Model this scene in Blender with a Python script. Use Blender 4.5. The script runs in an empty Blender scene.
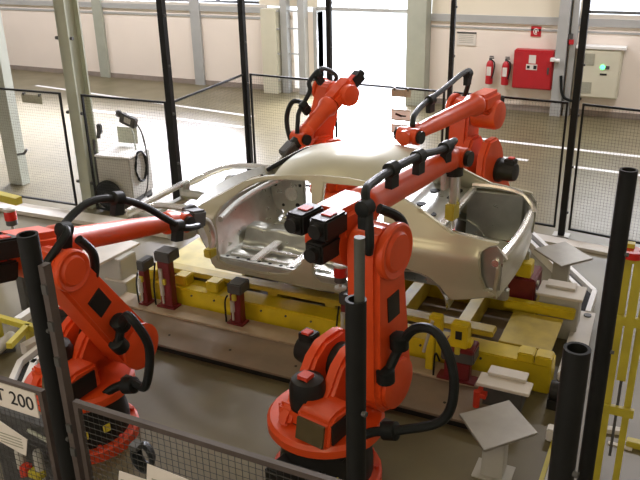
import bpy, bmesh, math, random
from mathutils import Vector, Matrix
from mathutils.geometry import delaunay_2d_cdt
random.seed(7)
C = bpy.context.scene.collection
sc = bpy.context.scene
PI = math.pi

# ------------------------------------------------------------------ camera
F, PITCH, ROLL, YAW, CAMH = 762.7, 0.39615, -0.02124, -0.45612, 4.1
_f = Vector((math.sin(YAW)*math.cos(PITCH), math.cos(YAW)*math.cos(PITCH), -math.sin(PITCH)))
_r = Vector((math.cos(YAW), -math.sin(YAW), 0)); _u = _r.cross(_f)
_r1 = _r*math.cos(ROLL)+_u*math.sin(ROLL); _u1 = -_r*math.sin(ROLL)+_u*math.cos(ROLL)
cam = bpy.data.cameras.new('camera'); cam.sensor_width = 36; cam.lens = F/640*36; cam.clip_end = 200
co = bpy.data.objects.new('camera', cam); C.objects.link(co); sc.camera = co
m = Matrix.Identity(4)
for i in range(3):
    m[i][0], m[i][1], m[i][2] = _r1[i], _u1[i], -_f[i]
m[2][3] = CAMH
co.matrix_world = m
def _ray(x, y): return _f + _r1*((x-320)/F) - _u1*((y-240)/F)
def gz(x, y, z=0.0):
    d = _ray(x, y); t = (z-CAMH)/d.z; return Vector((d.x*t, d.y*t, z))
def gy(x, y, Y):
    d = _ray(x, y); t = Y/d.y; return Vector((d.x*t, Y, CAMH+d.z*t))
def gx(x, y, X):
    d = _ray(x, y); t = X/d.x; return Vector((X, d.y*t, CAMH+d.z*t))

# ------------------------------------------------------------------ materials
def mat(name, col, rough=.5, metal=0.0, noise=0.0, scale=6.0, coat=0.0, emit=None, bump=0.0, rough_var=0.0, col2=None):
    mt = bpy.data.materials.new(name); mt.use_nodes = True
    nt = mt.node_tree; b = nt.nodes['Principled BSDF']
    b.inputs['Base Color'].default_value = (*col, 1)
    b.inputs['Roughness'].default_value = rough
    b.inputs['Metallic'].default_value = metal
    if coat: b.inputs['Coat Weight'].default_value = coat; b.inputs['Coat Roughness'].default_value = .15
    if emit:
        b.inputs['Emission Color'].default_value = (*emit[0], 1); b.inputs['Emission Strength'].default_value = emit[1]
    tc = nt.nodes.new('ShaderNodeTexCoord')
    nz = nt.nodes.new('ShaderNodeTexNoise'); nz.inputs['Scale'].default_value = scale; nz.inputs['Detail'].default_value = 5
    nt.links.new(tc.outputs['Object'], nz.inputs['Vector'])
    if noise:
        mx = nt.nodes.new('ShaderNodeMix'); mx.data_type = 'RGBA'
        c2 = col2 or tuple(max(0, c*(1-noise)) for c in col)
        mx.inputs[6].default_value = (*col, 1); mx.inputs[7].default_value = (*c2, 1)
        rp = nt.nodes.new('ShaderNodeValToRGB'); rp.color_ramp.elements[0].position = .35; rp.color_ramp.elements[1].position = .7
        nt.links.new(nz.outputs['Fac'], rp.inputs['Fac'])
        nt.links.new(rp.outputs['Color'], mx.inputs[0])
        nt.links.new(mx.outputs[2], b.inputs['Base Color'])
    if rough_var:
        mr = nt.nodes.new('ShaderNodeMapRange'); mr.inputs['To Min'].default_value = max(.02, rough-rough_var); mr.inputs['To Max'].default_value = min(1, rough+rough_var)
        nt.links.new(nz.outputs['Fac'], mr.inputs['Value']); nt.links.new(mr.outputs['Result'], b.inputs['Roughness'])
    if bump:
        bp = nt.nodes.new('ShaderNodeBump'); bp.inputs['Strength'].default_value = bump; bp.inputs['Distance'].default_value = .01
        nt.links.new(nz.outputs['Fac'], bp.inputs['Height']); nt.links.new(bp.outputs['Normal'], b.inputs['Normal'])
    return mt
M = {}
M['floor'] = mat('sealed_concrete', (.150,.127,.068), .36, 0, .2, 1.3, rough_var=.08)
M['wall'] = mat('cream_wall_panel', (.84,.76,.67), .6, 0, .05, .6)
M['wall_up'] = mat('beige_cladding', (.76,.70,.56), .6, 0, .06, .6)
M['ceil'] = mat('ceiling_sheet', (.5,.48,.44), .8, 0, .1, 1)
M['baseboard'] = mat('brown_baseboard', (.30,.25,.21), .6, 0, .2, 4)
M['trim'] = mat('grey_trim', (.42,.43,.42), .5, .1, .1, 3)
M['column'] = mat('grey_painted_steel', (.40,.42,.35), .45, .1, .12, 3)
M['beam'] = mat('green_grey_steel', (.42,.44,.34), .4, .1, .15, 2)
M['post'] = mat('black_post_paint', (.010,.011,.011), .55, 0, .3, 8)
M['black_tube'] = mat('black_tube_paint', (.010,.011,.011), .55, 0, .3, 5)
M['wire'] = mat('dark_wire', (.05,.05,.05), .5, .3, .1, 10)
M['orange'] = mat('robot_orange', (.74,.075,.010), .42, 0, .12, 5, coat=.10, rough_var=.06)
M['rorange'] = mat('robot_red_orange', (.72,.07,.018), .42, 0, .15, 6)
M['black'] = mat('black_rubber', (.011,.014,.014), .55, 0, .3, 10)
M['motor'] = mat('motor_black', (.018,.018,.017), .4, 0, .3, 10)
M['redcap'] = mat('red_label', (.65,.05,.02), .5, 0, .1, 20)
M['yellowlab'] = mat('yellow_label', (.75,.62,.05), .5, 0, .1, 20)
M['steel'] = mat('zinc_body_steel', (.45,.435,.315), .36, .25, .06, 3, coat=.5, rough_var=.06)
M['steel_in'] = mat('bare_inner_steel', (.50,.51,.47), .30, .75, .16, 9, rough_var=.08)
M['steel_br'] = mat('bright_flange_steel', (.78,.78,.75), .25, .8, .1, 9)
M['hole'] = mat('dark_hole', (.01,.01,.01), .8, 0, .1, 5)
M['yellow'] = mat('yellow_conveyor_paint', (.66,.50,.012), .45, 0, .28, 4, rough_var=.08)
M['yellowd'] = mat('worn_yellow_sheet', (.50,.37,.03), .5, 0, .30, 5)
M['ygreen'] = mat('yellow_guard_paint', (.52,.44,.04), .45, 0, .2, 6)
M['pale_yel'] = mat('pale_yellow_sheet', (.66,.55,.15), .4, 0, .3, 4)
M['plank'] = mat('pale_cover_plank', (.40,.31,.21), .55, 0, .2, 5)
M['deck'] = mat('brown_grey_deck', (.22,.165,.115), .55, 0, .25, 3)
M['darkred'] = mat('dark_red_paint', (.16,.012,.014), .45, 0, .25, 7)
M['pole'] = mat('dark_grey_pole', (.085,.09,.08), .5, .2, .2, 6)
M['cover'] = mat('olive_cover_plate', (.10,.075,.03), .5, 0, .2, 6)
M['white'] = mat('white_paint', (.78,.77,.74), .5, 0, .06, 4)
M['offwhite'] = mat('off_white_sheet', (.64,.60,.53), .5, 0, .1, 4)
M['grey'] = mat('light_grey_box', (.46,.45,.40), .5, 0, .1, 4)
M['cabinet'] = mat('beige_cabinet_paint', (.62,.60,.47), .5, 0, .06, 3)
M['ventgrey'] = mat('grey_vent', (.36,.36,.28), .6, 0, .2, 30)
M['red'] = mat('fire_red', (.46,.010,.018), .4, 0, .1, 5)
M['redlens'] = mat('red_lens', (.55,.02,.015), .25, 0, .1, 5)
M['alu'] = mat('brushed_aluminium', (.62,.61,.57), .34, .7, .12, 10, rough_var=.1)
M['plate'] = mat('steel_plate', (.36,.34,.30), .36, .6, .15, 6, rough_var=.08)
M['paper'] = mat('paper', (.72,.68,.62), .8, 0, .05, 8)
M['ink'] = mat('black_ink', (.012,.012,.012), .6, 0, .1, 8)
M['green'] = mat('green_lamp', (.05,.6,.15), .4, 0, 0, 5, emit=((.08,1,.25), 4))
M['line'] = mat('white_floor_paint', (.82,.81,.80), .5, 0, .1, 5)
M['dkgrey'] = mat('dark_grey_plastic', (.07,.07,.068), .5, 0, .2, 8)
M['asphalt'] = mat('pale_yard_concrete', (.75,.74,.72), .8, 0, .1, 2)
M['rustrail'] = mat('brown_grey_rail', (.10,.08,.072), .45, .2, .25, 6)
def translucent(m_, w):
    nt = m_.node_tree; tr = nt.nodes.new('ShaderNodeBsdfTranslucent'); tr.inputs[0].default_value = (.85,.83,.80,1)
    mx = nt.nodes.new('ShaderNodeMixShader'); mx.inputs[0].default_value = w
    nt.links.new(nt.nodes['Principled BSDF'].outputs[0], mx.inputs[1]); nt.links.new(tr.outputs[0], mx.inputs[2]); nt.links.new(mx.outputs[0], nt.nodes['Material Output'].inputs[0])
M['thin_paper'] = mat('thin_backlit_paper', (.8,.78,.75), .8, 0, .04, 8); translucent(M['thin_paper'], .2)
gl = bpy.data.materials.new('window_glass'); gl.use_nodes = True
_nt = gl.node_tree; _nt.nodes.remove(_nt.nodes['Principled BSDF'])
_t = _nt.nodes.new('ShaderNodeBsdfTransparent'); _g = _nt.nodes.new('ShaderNodeBsdfGlossy'); _g.inputs['Roughness'].default_value = .05
_x = _nt.nodes.new('ShaderNodeMixShader'); _x.inputs[0].default_value = .06
_nt.links.new(_t.outputs[0], _x.inputs[1]); _nt.links.new(_g.outputs[0], _x.inputs[2]); _nt.links.new(_x.outputs[0], _nt.nodes['Material Output'].inputs[0])
M['glass'] = gl

M['floor'].node_tree.nodes['Principled BSDF'].inputs['Specular IOR Level'].default_value = .42
for k_ in ('post','black_tube','black','motor'): M[k_].node_tree.nodes['Principled BSDF'].inputs['Specular IOR Level'].default_value = .25
# ------------------------------------------------------------------ mesh builder
ORG = {}
def frame_of(d):
    d = d.normalized(); a = Vector((0,0,1)) if abs(d.z) < .95 else Vector((1,0,0))
    s = d.cross(a).normalized(); return s, s.cross(d).normalized()
class MB:
    def __init__(s): s.bm = bmesh.new()
    def _add(s, verts, faces):
        vs = [s.bm.verts.new(v) for v in verts]
        for f in faces:
            try: s.bm.faces.new([vs[i] for i in f])
            except ValueError: pass
        return vs
    def box(s, c, size, rz=0, rot=None, bev=0.0):
        c = Vector(c); h = Vector(size)*.5
        R = rot if rot is not None else Matrix.Rotation(rz, 3, 'Z')
        if bev <= 0:
            vs = [c+R@Vector((x*h.x, y*h.y, z*h.z)) for x in (-1,1) for y in (-1,1) for z in (-1,1)]
            s._add(vs, [(0,1,3,2),(4,6,7,5),(0,4,5,1),(2,3,7,6),(0,2,6,4),(1,5,7,3)])
        else:
            t = bmesh.new(); bmesh.ops.create_cube(t, size=1)
            for v in t.verts: v.co = Vector((v.co.x*size[0], v.co.y*size[1], v.co.z*size[2]))
            bmesh.ops.bevel(t, geom=t.edges[:], offset=min(bev, min(size)*.45), segments=2, affect='EDGES')
            s._merge(t, Matrix.Translation(c) @ R.to_4x4())
        return s
    def _merge(s, t, mtx):
        t.verts.index_update()
        s._add([mtx@v.co for v in t.verts], [[v.index for v in f.verts] for f in t.faces]); t.free()
    def bx(s, x0, x1, y0, y1, z0, z1, bev=0.0):
        return s.box(((x0+x1)/2,(y0+y1)/2,(z0+z1)/2), (abs(x1-x0),abs(y1-y0),abs(z1-z0)), bev=bev)
    def cyl(s, p0, p1, r0, r1=None, n=20, caps=True):
        r1 = r0 if r1 is None else r1
        p0, p1 = Vector(p0), Vector(p1); a, b = frame_of(p1-p0)
        vs = []
        for p, r in ((p0,r0),(p1,r1)):
            for i in range(n):
                t = 2*PI*i/n; vs.append(p+a*(r*math.cos(t))+b*(r*math.sin(t)))
        fs = [(i,(i+1)%n,n+(i+1)%n,n+i) for i in range(n)]
        if caps: fs += [tuple(range(n))[::-1], tuple(range(n,2*n))]
        s._add(vs, fs); return s
    def lathe(s, p0, axis, prof, n=24):
        # prof: (distance along axis, radius)
        p0 = Vector(p0); axis = Vector(axis).normalized(); a, b = frame_of(axis); vs = []
        for d, r in prof:
            for i in range(n):
                t = 2*PI*i/n; vs.append(p0+axis*d+a*(r*math.cos(t))+b*(r*math.sin(t)))
        fs = []
        for k in range(len(prof)-1):
            for i in range(n): fs.append((k*n+i, k*n+(i+1)%n, (k+1)*n+(i+1)%n, (k+1)*n+i))
        fs += [tuple(range(n))[::-1], tuple(range((len(prof)-1)*n, len(prof)*n))]
        s._add(vs, fs); return s
    def pipe(s, p0, p1, r, wall, n=20):
        # open topped tube, hollow for the last 15 cm
        p0, p1 = Vector(p0), Vector(p1); d = (p1-p0).normalized(); L = (p1-p0).length
        s.lathe(p0, d, [(0,r),(L,r),(L,r-wall),(L-.15,r-wall),(L-.15,.001)], n); return s
    def tube(s, pts, r, n=10, smooth=6, radii=None):
        pts = [Vector(p) for p in pts]
        if smooth and len(pts) > 2:
            q = []
            for i in range(len(pts)-1):
                a = pts[max(i-1,0)]; b = pts[i]; c = pts[i+1]; d = pts[min(i+2,len(pts)-1)]
                for k in range(smooth):
                    t = k/smooth
                    q.append(.5*((2*b)+(c-a)*t+(2*a-5*b+4*c-d)*t*t+(3*b-a-3*c+d)*t*t*t))
            q.append(pts[-1]); pts = q
        vs = []; prev = None
        for i, p in enumerate(pts):
            d = (pts[min(i+1,len(pts)-1)]-pts[max(i-1,0)]).normalized()
            if prev is None: a, b = frame_of(d)
            else:
                a = (prev - d*prev.dot(d)).normalized(); b = a.cross(d).normalized()
            prev = a
            rr = r if radii is None else radii[min(int(i/max(1,len(pts)-1)*(len(radii)-1)), len(radii)-1)]
            for k in range(n):
                t = 2*PI*k/n; vs.append(p+a*(rr*math.cos(t))+b*(rr*math.sin(t)))
        fs = []
        for i in range(len(pts)-1):
            for k in range(n): fs.append((i*n+k, i*n+(k+1)%n, (i+1)*n+(k+1)%n, (i+1)*n+k))
        fs += [tuple(range(n))[::-1], tuple(range((len(pts)-1)*n, len(pts)*n))]
        s._add(vs, fs); return s
    def bar(s, p0, p1, w, h, up=(0,0,1)):
        # rectangular bar between two points
        p0, p1 = Vector(p0), Vector(p1); d = (p1-p0).normalized(); up = Vector(up)
        if abs(d.dot(up)) > .98: up = Vector((0,1,0))
        a = d.cross(up).normalized(); b = a.cross(d).normalized()
        vs = [p+a*(x*w/2)+b*(y*h/2) for p in (p0,p1) for x,y in ((-1,-1),(1,-1),(1,1),(-1,1))]
        s._add(vs, [(0,1,2,3),(4,7,6,5),(0,4,5,1),(1,5,6,2),(2,6,7,3),(3,7,4,0)]); return s
    def prism(s, poly, off, ext, bev=0.0, seg=2):
        # poly: list of 3D points, ext: extrusion vector
        t = bmesh.new(); off = Vector(off); ext = Vector(ext)
        a = [t.verts.new(Vector(p)+off) for p in poly]; b = [t.verts.new(Vector(p)+off+ext) for p in poly]
        n = len(poly); t.faces.new(a); t.faces.new(b[::-1])
        for i in range(n): t.faces.new((a[i], b[i], b[(i+1)%n], a[(i+1)%n]))
        bmesh.ops.recalc_face_normals(t, faces=t.faces[:])
        if bev: bmesh.ops.bevel(t, geom=t.edges[:], offset=bev, segments=seg, affect='EDGES', clamp_overlap=True)
        s._merge(t, Matrix.Identity(4)); return s
    def ball(s, c, r, sc_=(1,1,1)):
        t = bmesh.new(); bmesh.ops.create_uvsphere(t, u_segments=18, v_segments=12, radius=r)
        s._merge(t, Matrix.Translation(Vector(c)) @ Matrix.Diagonal((*sc_,1))); return s
    def build(s, name, material, parent=None, local=False, sharp=.6):
        bm = s.bm
        o0 = Vector((0,0,0))
        if parent is not None and not local: o0 = ORG.get(parent.as_pointer(), Vector((0,0,0)))
        bmesh.ops.recalc_face_normals(bm, faces=bm.faces[:])
        for v in bm.verts: v.co -= o0
        for f in bm.faces: f.smooth = True
        for e in bm.edges:
            if len(e.link_faces) != 2 or e.calc_face_angle(0) > sharp: e.smooth = False
        me = bpy.data.meshes.new(name); bm.to_mesh(me); bm.free()
        me.materials.append(material)
        o = bpy.data.objects.new(name, me); C.objects.link(o)
        if parent is not None: o.parent = parent; ORG[o.as_pointer()] = o0
        return o
def each(name, m, parent, makers, local=False):
    # one mesh per piece
    return [f(MB()).build(name, M[m], parent, local=local) for f in makers]
def tag(o, label=None, cat=None, group=None, kind=None):
    if label: o['label'] = label
    if cat: o['category'] = cat
    if group: o['group'] = group
    if kind: o['kind'] = kind
    return o
def thing(name, label, cat, loc=(0,0,0), rz=0, group=None):
    o = bpy.data.objects.new(name, None); C.objects.link(o); o.location = loc; o.rotation_euler = (0,0,rz); o.empty_display_size = .1
    ORG[o.as_pointer()] = Vector(loc) if rz == 0 else Vector((0,0,0))
    return tag(o, label, cat, group)
def struct(name, mb, m, label=None):
    o = mb.build(name, m); o['kind'] = 'structure'
    return o
def text(body, size, loc, xdir, updir, name, m, parent):
    cu = bpy.data.curves.new('t', 'FONT'); cu.body = body; cu.size = size; cu.align_x = 'CENTER'; cu.align_y = 'CENTER'; cu.extrude = .0015
    t = bpy.data.objects.new('t', cu); C.objects.link(t)
    dg = bpy.context.evaluated_depsgraph_get(); me = bpy.data.meshes.new_from_object(t.evaluated_get(dg))
    bpy.data.objects.remove(t)
    x = Vector(xdir).normalized(); u = Vector(updir); u = (u-x*u.dot(x)).normalized(); n = x.cross(u)
    o0 = ORG.get(parent.as_pointer(), Vector((0,0,0)))
    for v in me.vertices: v.co = Vector(loc)+x*v.co.x+u*v.co.y+n*v.co.z-o0
    me.materials.clear(); me.materials.append(m); me.name = name
    o = bpy.data.objects.new(name, me); C.objects.link(o); o.parent = parent; ORG[o.as_pointer()] = o0
    return o

# ================================================================== SETTING
W = 17.56
XL, XR, YB, ZC = -26.0, 6.0, -5.0, 7.0
struct('floor', MB().bx(XL, XR, YB, W+.3, -.2, 0), M['floor'])
struct('ceiling', MB().bx(XL-.3, XR+.3, YB-.3, W+.3, ZC, ZC+.2), M['ceil'])
struct('wall_left', MB().bx(XL-.3, XL, YB, W+.3, 0, ZC), M['wall'])
struct('wall_right', MB().bx(XR, XR+.3, YB, W+.3, 0, ZC), M['wall'])
struct('wall_front', MB().bx(XL, XR, YB-.3, YB, 0, ZC), M['wall'])
DX0, DX1, DZ = -8.55, -6.1, 2.13          # gate opening
WZ0, WZ1 = 2.17, 3.7                      # window band
w = MB()
w.bx(XL, -9.55, W, W+.3, 0, 2.02)
w.bx(-5.62, XR, W, W+.3, 0, 2.02)
w.bx(-9.25, DX0, W, W+.3, 0, .1); w.bx(-9.55, -9.25, W, W+.3, 0, 2.02); w.bx(-8.95, DX0, W, W+.3, 0, 2.02)
w.bx(DX1, -5.62, W, W+.3, 0, 2.02)
struct('wall_back', w, M['wall'])
w = MB()
w.bx(XL, -8.55, W, W+.3, WZ1, ZC); w.bx(-5.62, XR, W, W+.3, WZ1, ZC); w.bx(-8.55, -5.62, W, W+.3, 6.3, ZC); w.bx(-5.62, -2.3, W, W+.3, 2.02, WZ1)
w.bx(-10.2, -8.55, W, W+.3, 2.14, WZ1); w.bx(XL, -22, W, W+.3, 2.02, WZ1); w.bx(2.2, XR, W, W+.3, 2.02, WZ1)
struct('wall_upper', w, M['wall_up'])
t = MB().bx(XL, -9.6, W-.05, W+.05, 1.96, 2.1).bx(XL, -9.6, W-.02, W+.05, 1.80, 1.86)
t.bx(-5.62, XR, W-.05, W+.05, 1.92, 2.08); t.bx(-5.62, XR, W-.02, W+.05, 1.78, 1.82)
struct('trim_1', t, M['trim'])
struct('trim_2', MB().bx(XL, -9.98, W-.03, W+.02, 2.1, 2.17).bx(-2.3, XR, W-.03, W+.02, 2.08, 2.17), M['offwhite'])
struct('baseboard_back', MB().bx(XL, -9.98, W-.03, W+.01, 0, .13).bx(-5.6, XR, W-.03, W+.01, 0, .13), M['baseboard'])
# strip windows
def window(name, x0, x1, n):
    root = MB()
    root.bx(x0, x1, W+.1, W+.18, WZ0, WZ0+.06).bx(x0, x1, W+.1, W+.18, WZ1-.06, WZ1)
    for i in range(n+1):
        x = x0+(x1-x0)*i/n; root.bx(x-.05, x+.05, W+.1, W+.18, WZ0+.06, WZ1-.06)
    f = struct(name, root, M['dkgrey'])
    MB().bx(x0, x1, W+.13, W+.14, WZ0+.03, WZ1-.03).build('window_pane', M['glass'], f)
window('window_1', -22, -10.2, 9); window('window_2', -2.3, 2.2, 3)
# gate: frame, half raised leaf, glazed strip over it
g = MB().bx(DX0-.1, DX0, W-.06, W+.3, 0, 2.14).bx(DX0, DX1, W-.04, W+.2, 2.07, 2.16)

for z in (2.44, 3.4, 4.4, 5.4): g.bx(DX0, DX1, W+.02, W+.1, z, z+.06)
struct('door_1', g, M['trim'])
struct('trim_3', MB().bx(-9.98, -9.56, W-.35, W+.02, 0, 2.1), M['cabinet'])
tt = MB().bx(-9.5, -9.32, W-.2, W+.02, 0, ZC); tt.bx(-9.0, -8.82, W-.22, W+.02, 0, ZC)
for z in (.35,1.0,1.62,2.05): tt.bx(-9.6, -9.5, W-.3, W-.24, z-.02, z+.02); tt.bx(-9.32, -9.0, W-.14, W-.1, z-.015, z+.015)
struct('trim_4', tt, M['trim'])
# steel columns
def hcol(mb, x, y, wx, wy, z1, th=.03):
    mb.bx(x-wx/2, x+wx/2, y-wy/2, y-wy/2+th, 0, z1); mb.bx(x-wx/2, x+wx/2, y+wy/2-th, y+wy/2, 0, z1)
    mb.bx(x-th*.7, x+th*.7, y-wy/2+th, y+wy/2-th, 0, z1)
    mb.bx(x-wx*.75, x+wx*.75, y-wy*.7, y+wy*.7, 0, .025)
c = MB(); c.bx(-15.62,-15.3,W-.1,W-.02,0,ZC); struct('column_1', c, M['column'])
c = MB(); c.bx(-12.3,-12.0,W-.08,W-.02,0,ZC); struct('column_2', c, M['trim'])
c = MB(); c.bx(-6.08,-5.62,W-.4,W-.02,0,ZC); struct('column_3', c, M['column'])
c = MB(); c.bx(-2.72,-2.5,W-.3,W-.02,0,ZC); c.bx(-2.45,-2.33,W-.2,W-.02,0,ZC); struct('column_4', c, M['trim'])
c = MB(); c.bx(-19.9,-19.5,W-.3,W-.02,0,ZC); struct('column_5', c, M['column'])
# outside yard
struct('ground', MB().bx(-45, 25, W+.3, W+40, -.25, -.05), M['asphalt'])
# painted floor lines
def fline(i, p, q, wd=.1):
    p, q = Vector((*p,0)), Vector((*q,0))
    b = MB().bar(p+Vector((0,0,.002)), q+Vector((0,0,.002)), wd, .004)
    struct('trim_%d' % i, b, M['line'])
fline(5, (-3.9,14.83), (4,14.4), .13); fline(6, (-1.75,13.58), (2.5,13.3), .12); fline(7, (-3.1,13.68), (-2.45,13.66), .12)
fline(8, (-16.5,15.8), (-8.9,14.8), .12); fline(9, (-10.6,14.0), (-8.6,13.86), .12); fline(10, (-13.6,13.95), (-11.3,13.9), .12)

# ================================================================== WALL FITTINGS
r = thing('hose_cabinet', 'red fire hose cabinet on the cream back wall right of two extinguishers', 'cabinet', (-3.17,W,.55))
MB().bx(-3.61,-2.74,W-.26,W-.01,.55,1.40,bev=.02).build('body', M['red'], r)
d = MB().bx(-3.58,-2.77,W-.285,W-.262,.58,1.37,bev=.008).build('door', M['red'], r)
MB().bx(-2.86,-2.82,W-.31,W-.285,.9,1.05,bev=.006).build('handle', M['dkgrey'], d)
s_ = MB().bx(-3.27,-3.12,W-.29,W-.285,1.12,1.30).bx(-3.32,-3.08,W-.29,W-.285,.98,1.1).build('pictogram', M['paper'], d)
MB().bx(-3.16,-3.09,W-.294,W-.29,1.0,1.08).bx(-3.30,-3.24,W-.294,W-.29,1.01,1.07).build('pictogram_mark', M['ink'], s_)
MB().cyl((-2.74,W-.36,1.24),(-2.66,W-.36,1.22),.035).cyl((-2.66,W-.36,1.22),(-2.6,W-.36,1.22),.045).bx(-2.80,-2.72,W-.39,W-.26,1.2,1.27).build('valve', M['white'], r)
for i, (x, lb) in enumerate(((-4.16,'red fire extinguisher on the back wall, left one of the pair beside the hose cabinet'),(-3.80,'red fire extinguisher on the back wall, nearer to the red hose cabinet'))):
    r = thing('fire_extinguisher', lb, 'fire extinguisher', (x,W,.56), 0, 'fire extinguishers on the back wall')
    MB().lathe((x,W-.12,.58), (0,0,1), [(0,.07),(.01,.085),(.42,.085),(.48,.07),(.53,.035)]).build('cylinder', M['red'], r)
    MB().cyl((x,W-.12,1.10),(x,W-.12,1.16),.03).bx(x-.02,x+.08,W-.14,W-.10,1.15,1.175).bx(x-.02,x+.07,W-.14,W-.10,1.19,1.21).build('valve', M['dkgrey'], r)
    MB().tube([(x+.03,W-.13,1.13),(x+.11,W-.15,1.05),(x+.10,W-.17,.85),(x+.07,W-.19,.72)], .014).build('hose', M['black'], r)
    MB().bx(x-.05,x+.05,W-.212,W-.2,.78,.98).build('label_sticker', M['paper'], r)
    MB().bx(x-.06,x+.06,W-.06,W,.62,1.1).build('bracket', M['white'], r)
r = thing('fire_sign', 'small square red fire equipment sign above the hose cabinet', 'sign', (-3.22,W,1.68))
MB().bx(-3.33,-3.11,W-.02,W-.005,1.66,1.88).build('plate', M['red'], r)
MB().tube([(-3.27+.05*math.cos(a*PI/6)+.05,W-.024,1.77+.06*math.sin(a*PI/6)) for a in range(0,11)], .01, n=6, smooth=2).bx(-3.24,-3.2,W-.028,W-.02,1.74,1.8).build('symbol', M['paper'], r)
r = thing('wall_notice', 'white framed notice on the cream back wall between gate and extinguishers', 'notice', (-4.76,W,1.4))
MB().bx(-4.98,-4.55,W-.02,W-.005,1.40,1.70).build('sheet', M['paper'], r)
MB().bx(-4.99,-4.54,W-.028,W-.02,1.665,1.70).build('header_bar', M['dkgrey'], r)
k = MB()
for z in (1.46,1.5,1.54,1.58,1.62): k.bx(-4.94,-4.60,W-.024,W-.02,z,z+.008)
k.build('text_lines', M['ventgrey'], r)
r = thing('control_cabinet', 'beige electrical control cabinet on back wall with a green lamp', 'cabinet', (-1.8,W,.5))
MB().bx(-2.25,-1.36,W-.30,W-.01,.46,1.5,bev=.015).build('body', M['cabinet'], r)
MB().bx(-2.3,-1.3,W-.34,W-.01,1.5,1.55).build('top_cover', M['white'], r)
d = MB().bx(-2.22,-1.39,W-.322,W-.302,.49,1.47,bev=.006).build('door', M['cabinet'], r)
MB().bx(-2.13,-1.90,W-.33,W-.322,1.16,1.40).build('vent', M['ventgrey'], d)
MB().bx(-2.13,-1.90,W-.33,W-.322,.56,.80).build('vent', M['ventgrey'], d)
MB().lathe((-1.72,W-.322,1.13),(0,-1,0),[(0,.05),(.02,.045),(.03,.02)]).build('indicator_lamp', M['green'], d)
MB().bx(-1.66,-1.58,W-.335,W-.322,1.09,1.16).build('switch', M['dkgrey'], d)
MB().bx(-1.76,-1.62,W-.328,W-.322,.96,1.0).build('nameplate', M['ink'], d)
tag(MB().tube([(-2.1,W-.2,.42),(-2.2,W-.2,.34),(-2.4,W-.3,.4),(-2.5,W-.33,.55),(-2.55,W-.33,.9)],.03).build('cable', M['black']), 'thick black cable hanging below the beige control cabinet', 'cable')
r = thing('pull_switch', 'small red emergency box on the grey wall column left of control cabinet', 'switch', (-2.42,W-.2,1.55))
MB().bx(-2.47,-2.37,W-.27,W-.2,1.56,1.66).build('box', M['red'], r)
MB().bx(-2.5,-2.4,W-.25,W-.2,1.66,1.78).build('bracket', M['dkgrey'], r)

# ================================================================== FENCES
def fence(name_label, p0, p1, z0=.1, z1=1.86, pitch=.042, fr=.028, m='post', wr=.001, group='wire mesh fence panels'):
    p0, p1 = Vector((*p0,0)), Vector((*p1,0)); d = (p1-p0); L = d.length; d = d/L
    r = thing('wire_fence', name_label, 'fence panel', tuple(p0), 0, group)
    Z = Vector((0,0,1))
    f = MB()
    for z in (z0+fr/2, z1-fr/2): f.bar(p0+Z*z, p1+Z*z, fr, fr)
    f.bar(p0+d*fr/2+Z*(z0+fr), p0+d*fr/2+Z*(z1-fr), fr, fr); f.bar(p1-d*fr/2+Z*(z0+fr), p1-d*fr/2+Z*(z1-fr), fr, fr)
    f.build('frame', M[m], r)
    g = MB(); n = int(L/pitch)
    for i in range(1, n): 
        q = p0+d*(L*i/n); g.cyl(q+Z*(z0+.01), q+Z*(z1-.01), wr, n=4, caps=False)
    k = int((z1-z0)/pitch)
    for i in range(1, k):
        z = z0+(z1-z0)*i/k; g.cyl(p0+Z*z+d*.01, p1+Z*z-d*.01, wr, n=4, caps=False)
    g.build('wire_mesh', M['wire'], r)
    return r
CL = (-6.36,8.41); CM = (-6.5,10.63); CR = (-1.30,10.27)
def lerp(a, b, t): return (a[0]+(b[0]-a[0])*t, a[1]+(b[1]-a[1])*t)
def inset(p0, p1, a, b):
    L = math.dist(p0,p1); return lerp(p0,p1,a/L), lerp(p0,p1,1-b/L)
LF = (-12.2,8.2); BM = (-7.95,8.37)
a, b = inset(BM, CL, .05, .07); fence('low wire mesh panel behind the wheeled cart, between steel beam and black post', a, b)
a, b = inset(LF, BM, .05, .33); fence('wire mesh panel at far left, left of the leaning grey steel beam', a, b)
a, b = inset(CL, CM, .07, .07); fence('wire mesh panel running back at an angle between two tall black posts at left', a, b)
P1 = lerp(CM,CR,.30)
a, b = inset(CM, P1, .09, .08); fence('wire mesh panel left of the rear middle robot, in front of the gate pillar', a, b)
P2 = (-3.02,10.39)
a, b = inset(P1, P2, .09, .07); fence('wire mesh panel in front of the bright open gate, with two notices on it', a, b)
a, b = inset(P2, CR, .06, .09); fence('wire mesh panel behind the rear right robot, below the fire extinguishers', a, b)
a, b = inset(CR, (.75,9.95), .09, .0); fence('wire mesh panel at the right edge, in front of the control cabinet', a, b)
def tall_post(x, y, label, z1=ZC, s=.075, m='post', foot=True):
    r = thing('fence_post', label, 'post', (x,y,0), 0, 'tall black cell posts')
    MB().bx(x-s/2,x+s/2,y-s/2,y+s/2,.012,z1).build('post', M[m], r)
    MB().bx(x-.11,x+.11,y-.09,y+.09,0,.012).build('foot_plate', M['plate'], r)
    each('clip', 'dkgrey', r, [lambda k, z=z: k.box((x+s*.62,y-s*.2,z),(.03,.03,.03)) for z in (.35,1.0,1.7,2.35,3.0)])
tall_post(*CL, 'tall black post at the fence corner just right of the wheeled cart', s=.085)
tall_post(*CM, 'tall black post behind the car bonnet where two fence panels meet', s=.085)
tall_post(P1[0],P1[1], 'tall black post standing at the left edge of the bright gate', s=.07)
tall_post(*P2, 'thin tall black post behind the rear right robot, right of the gate', s=.06)
tall_post(*CR, 'tall black post right of the red hose cabinet, on a floor plate', s=.085)
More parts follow.
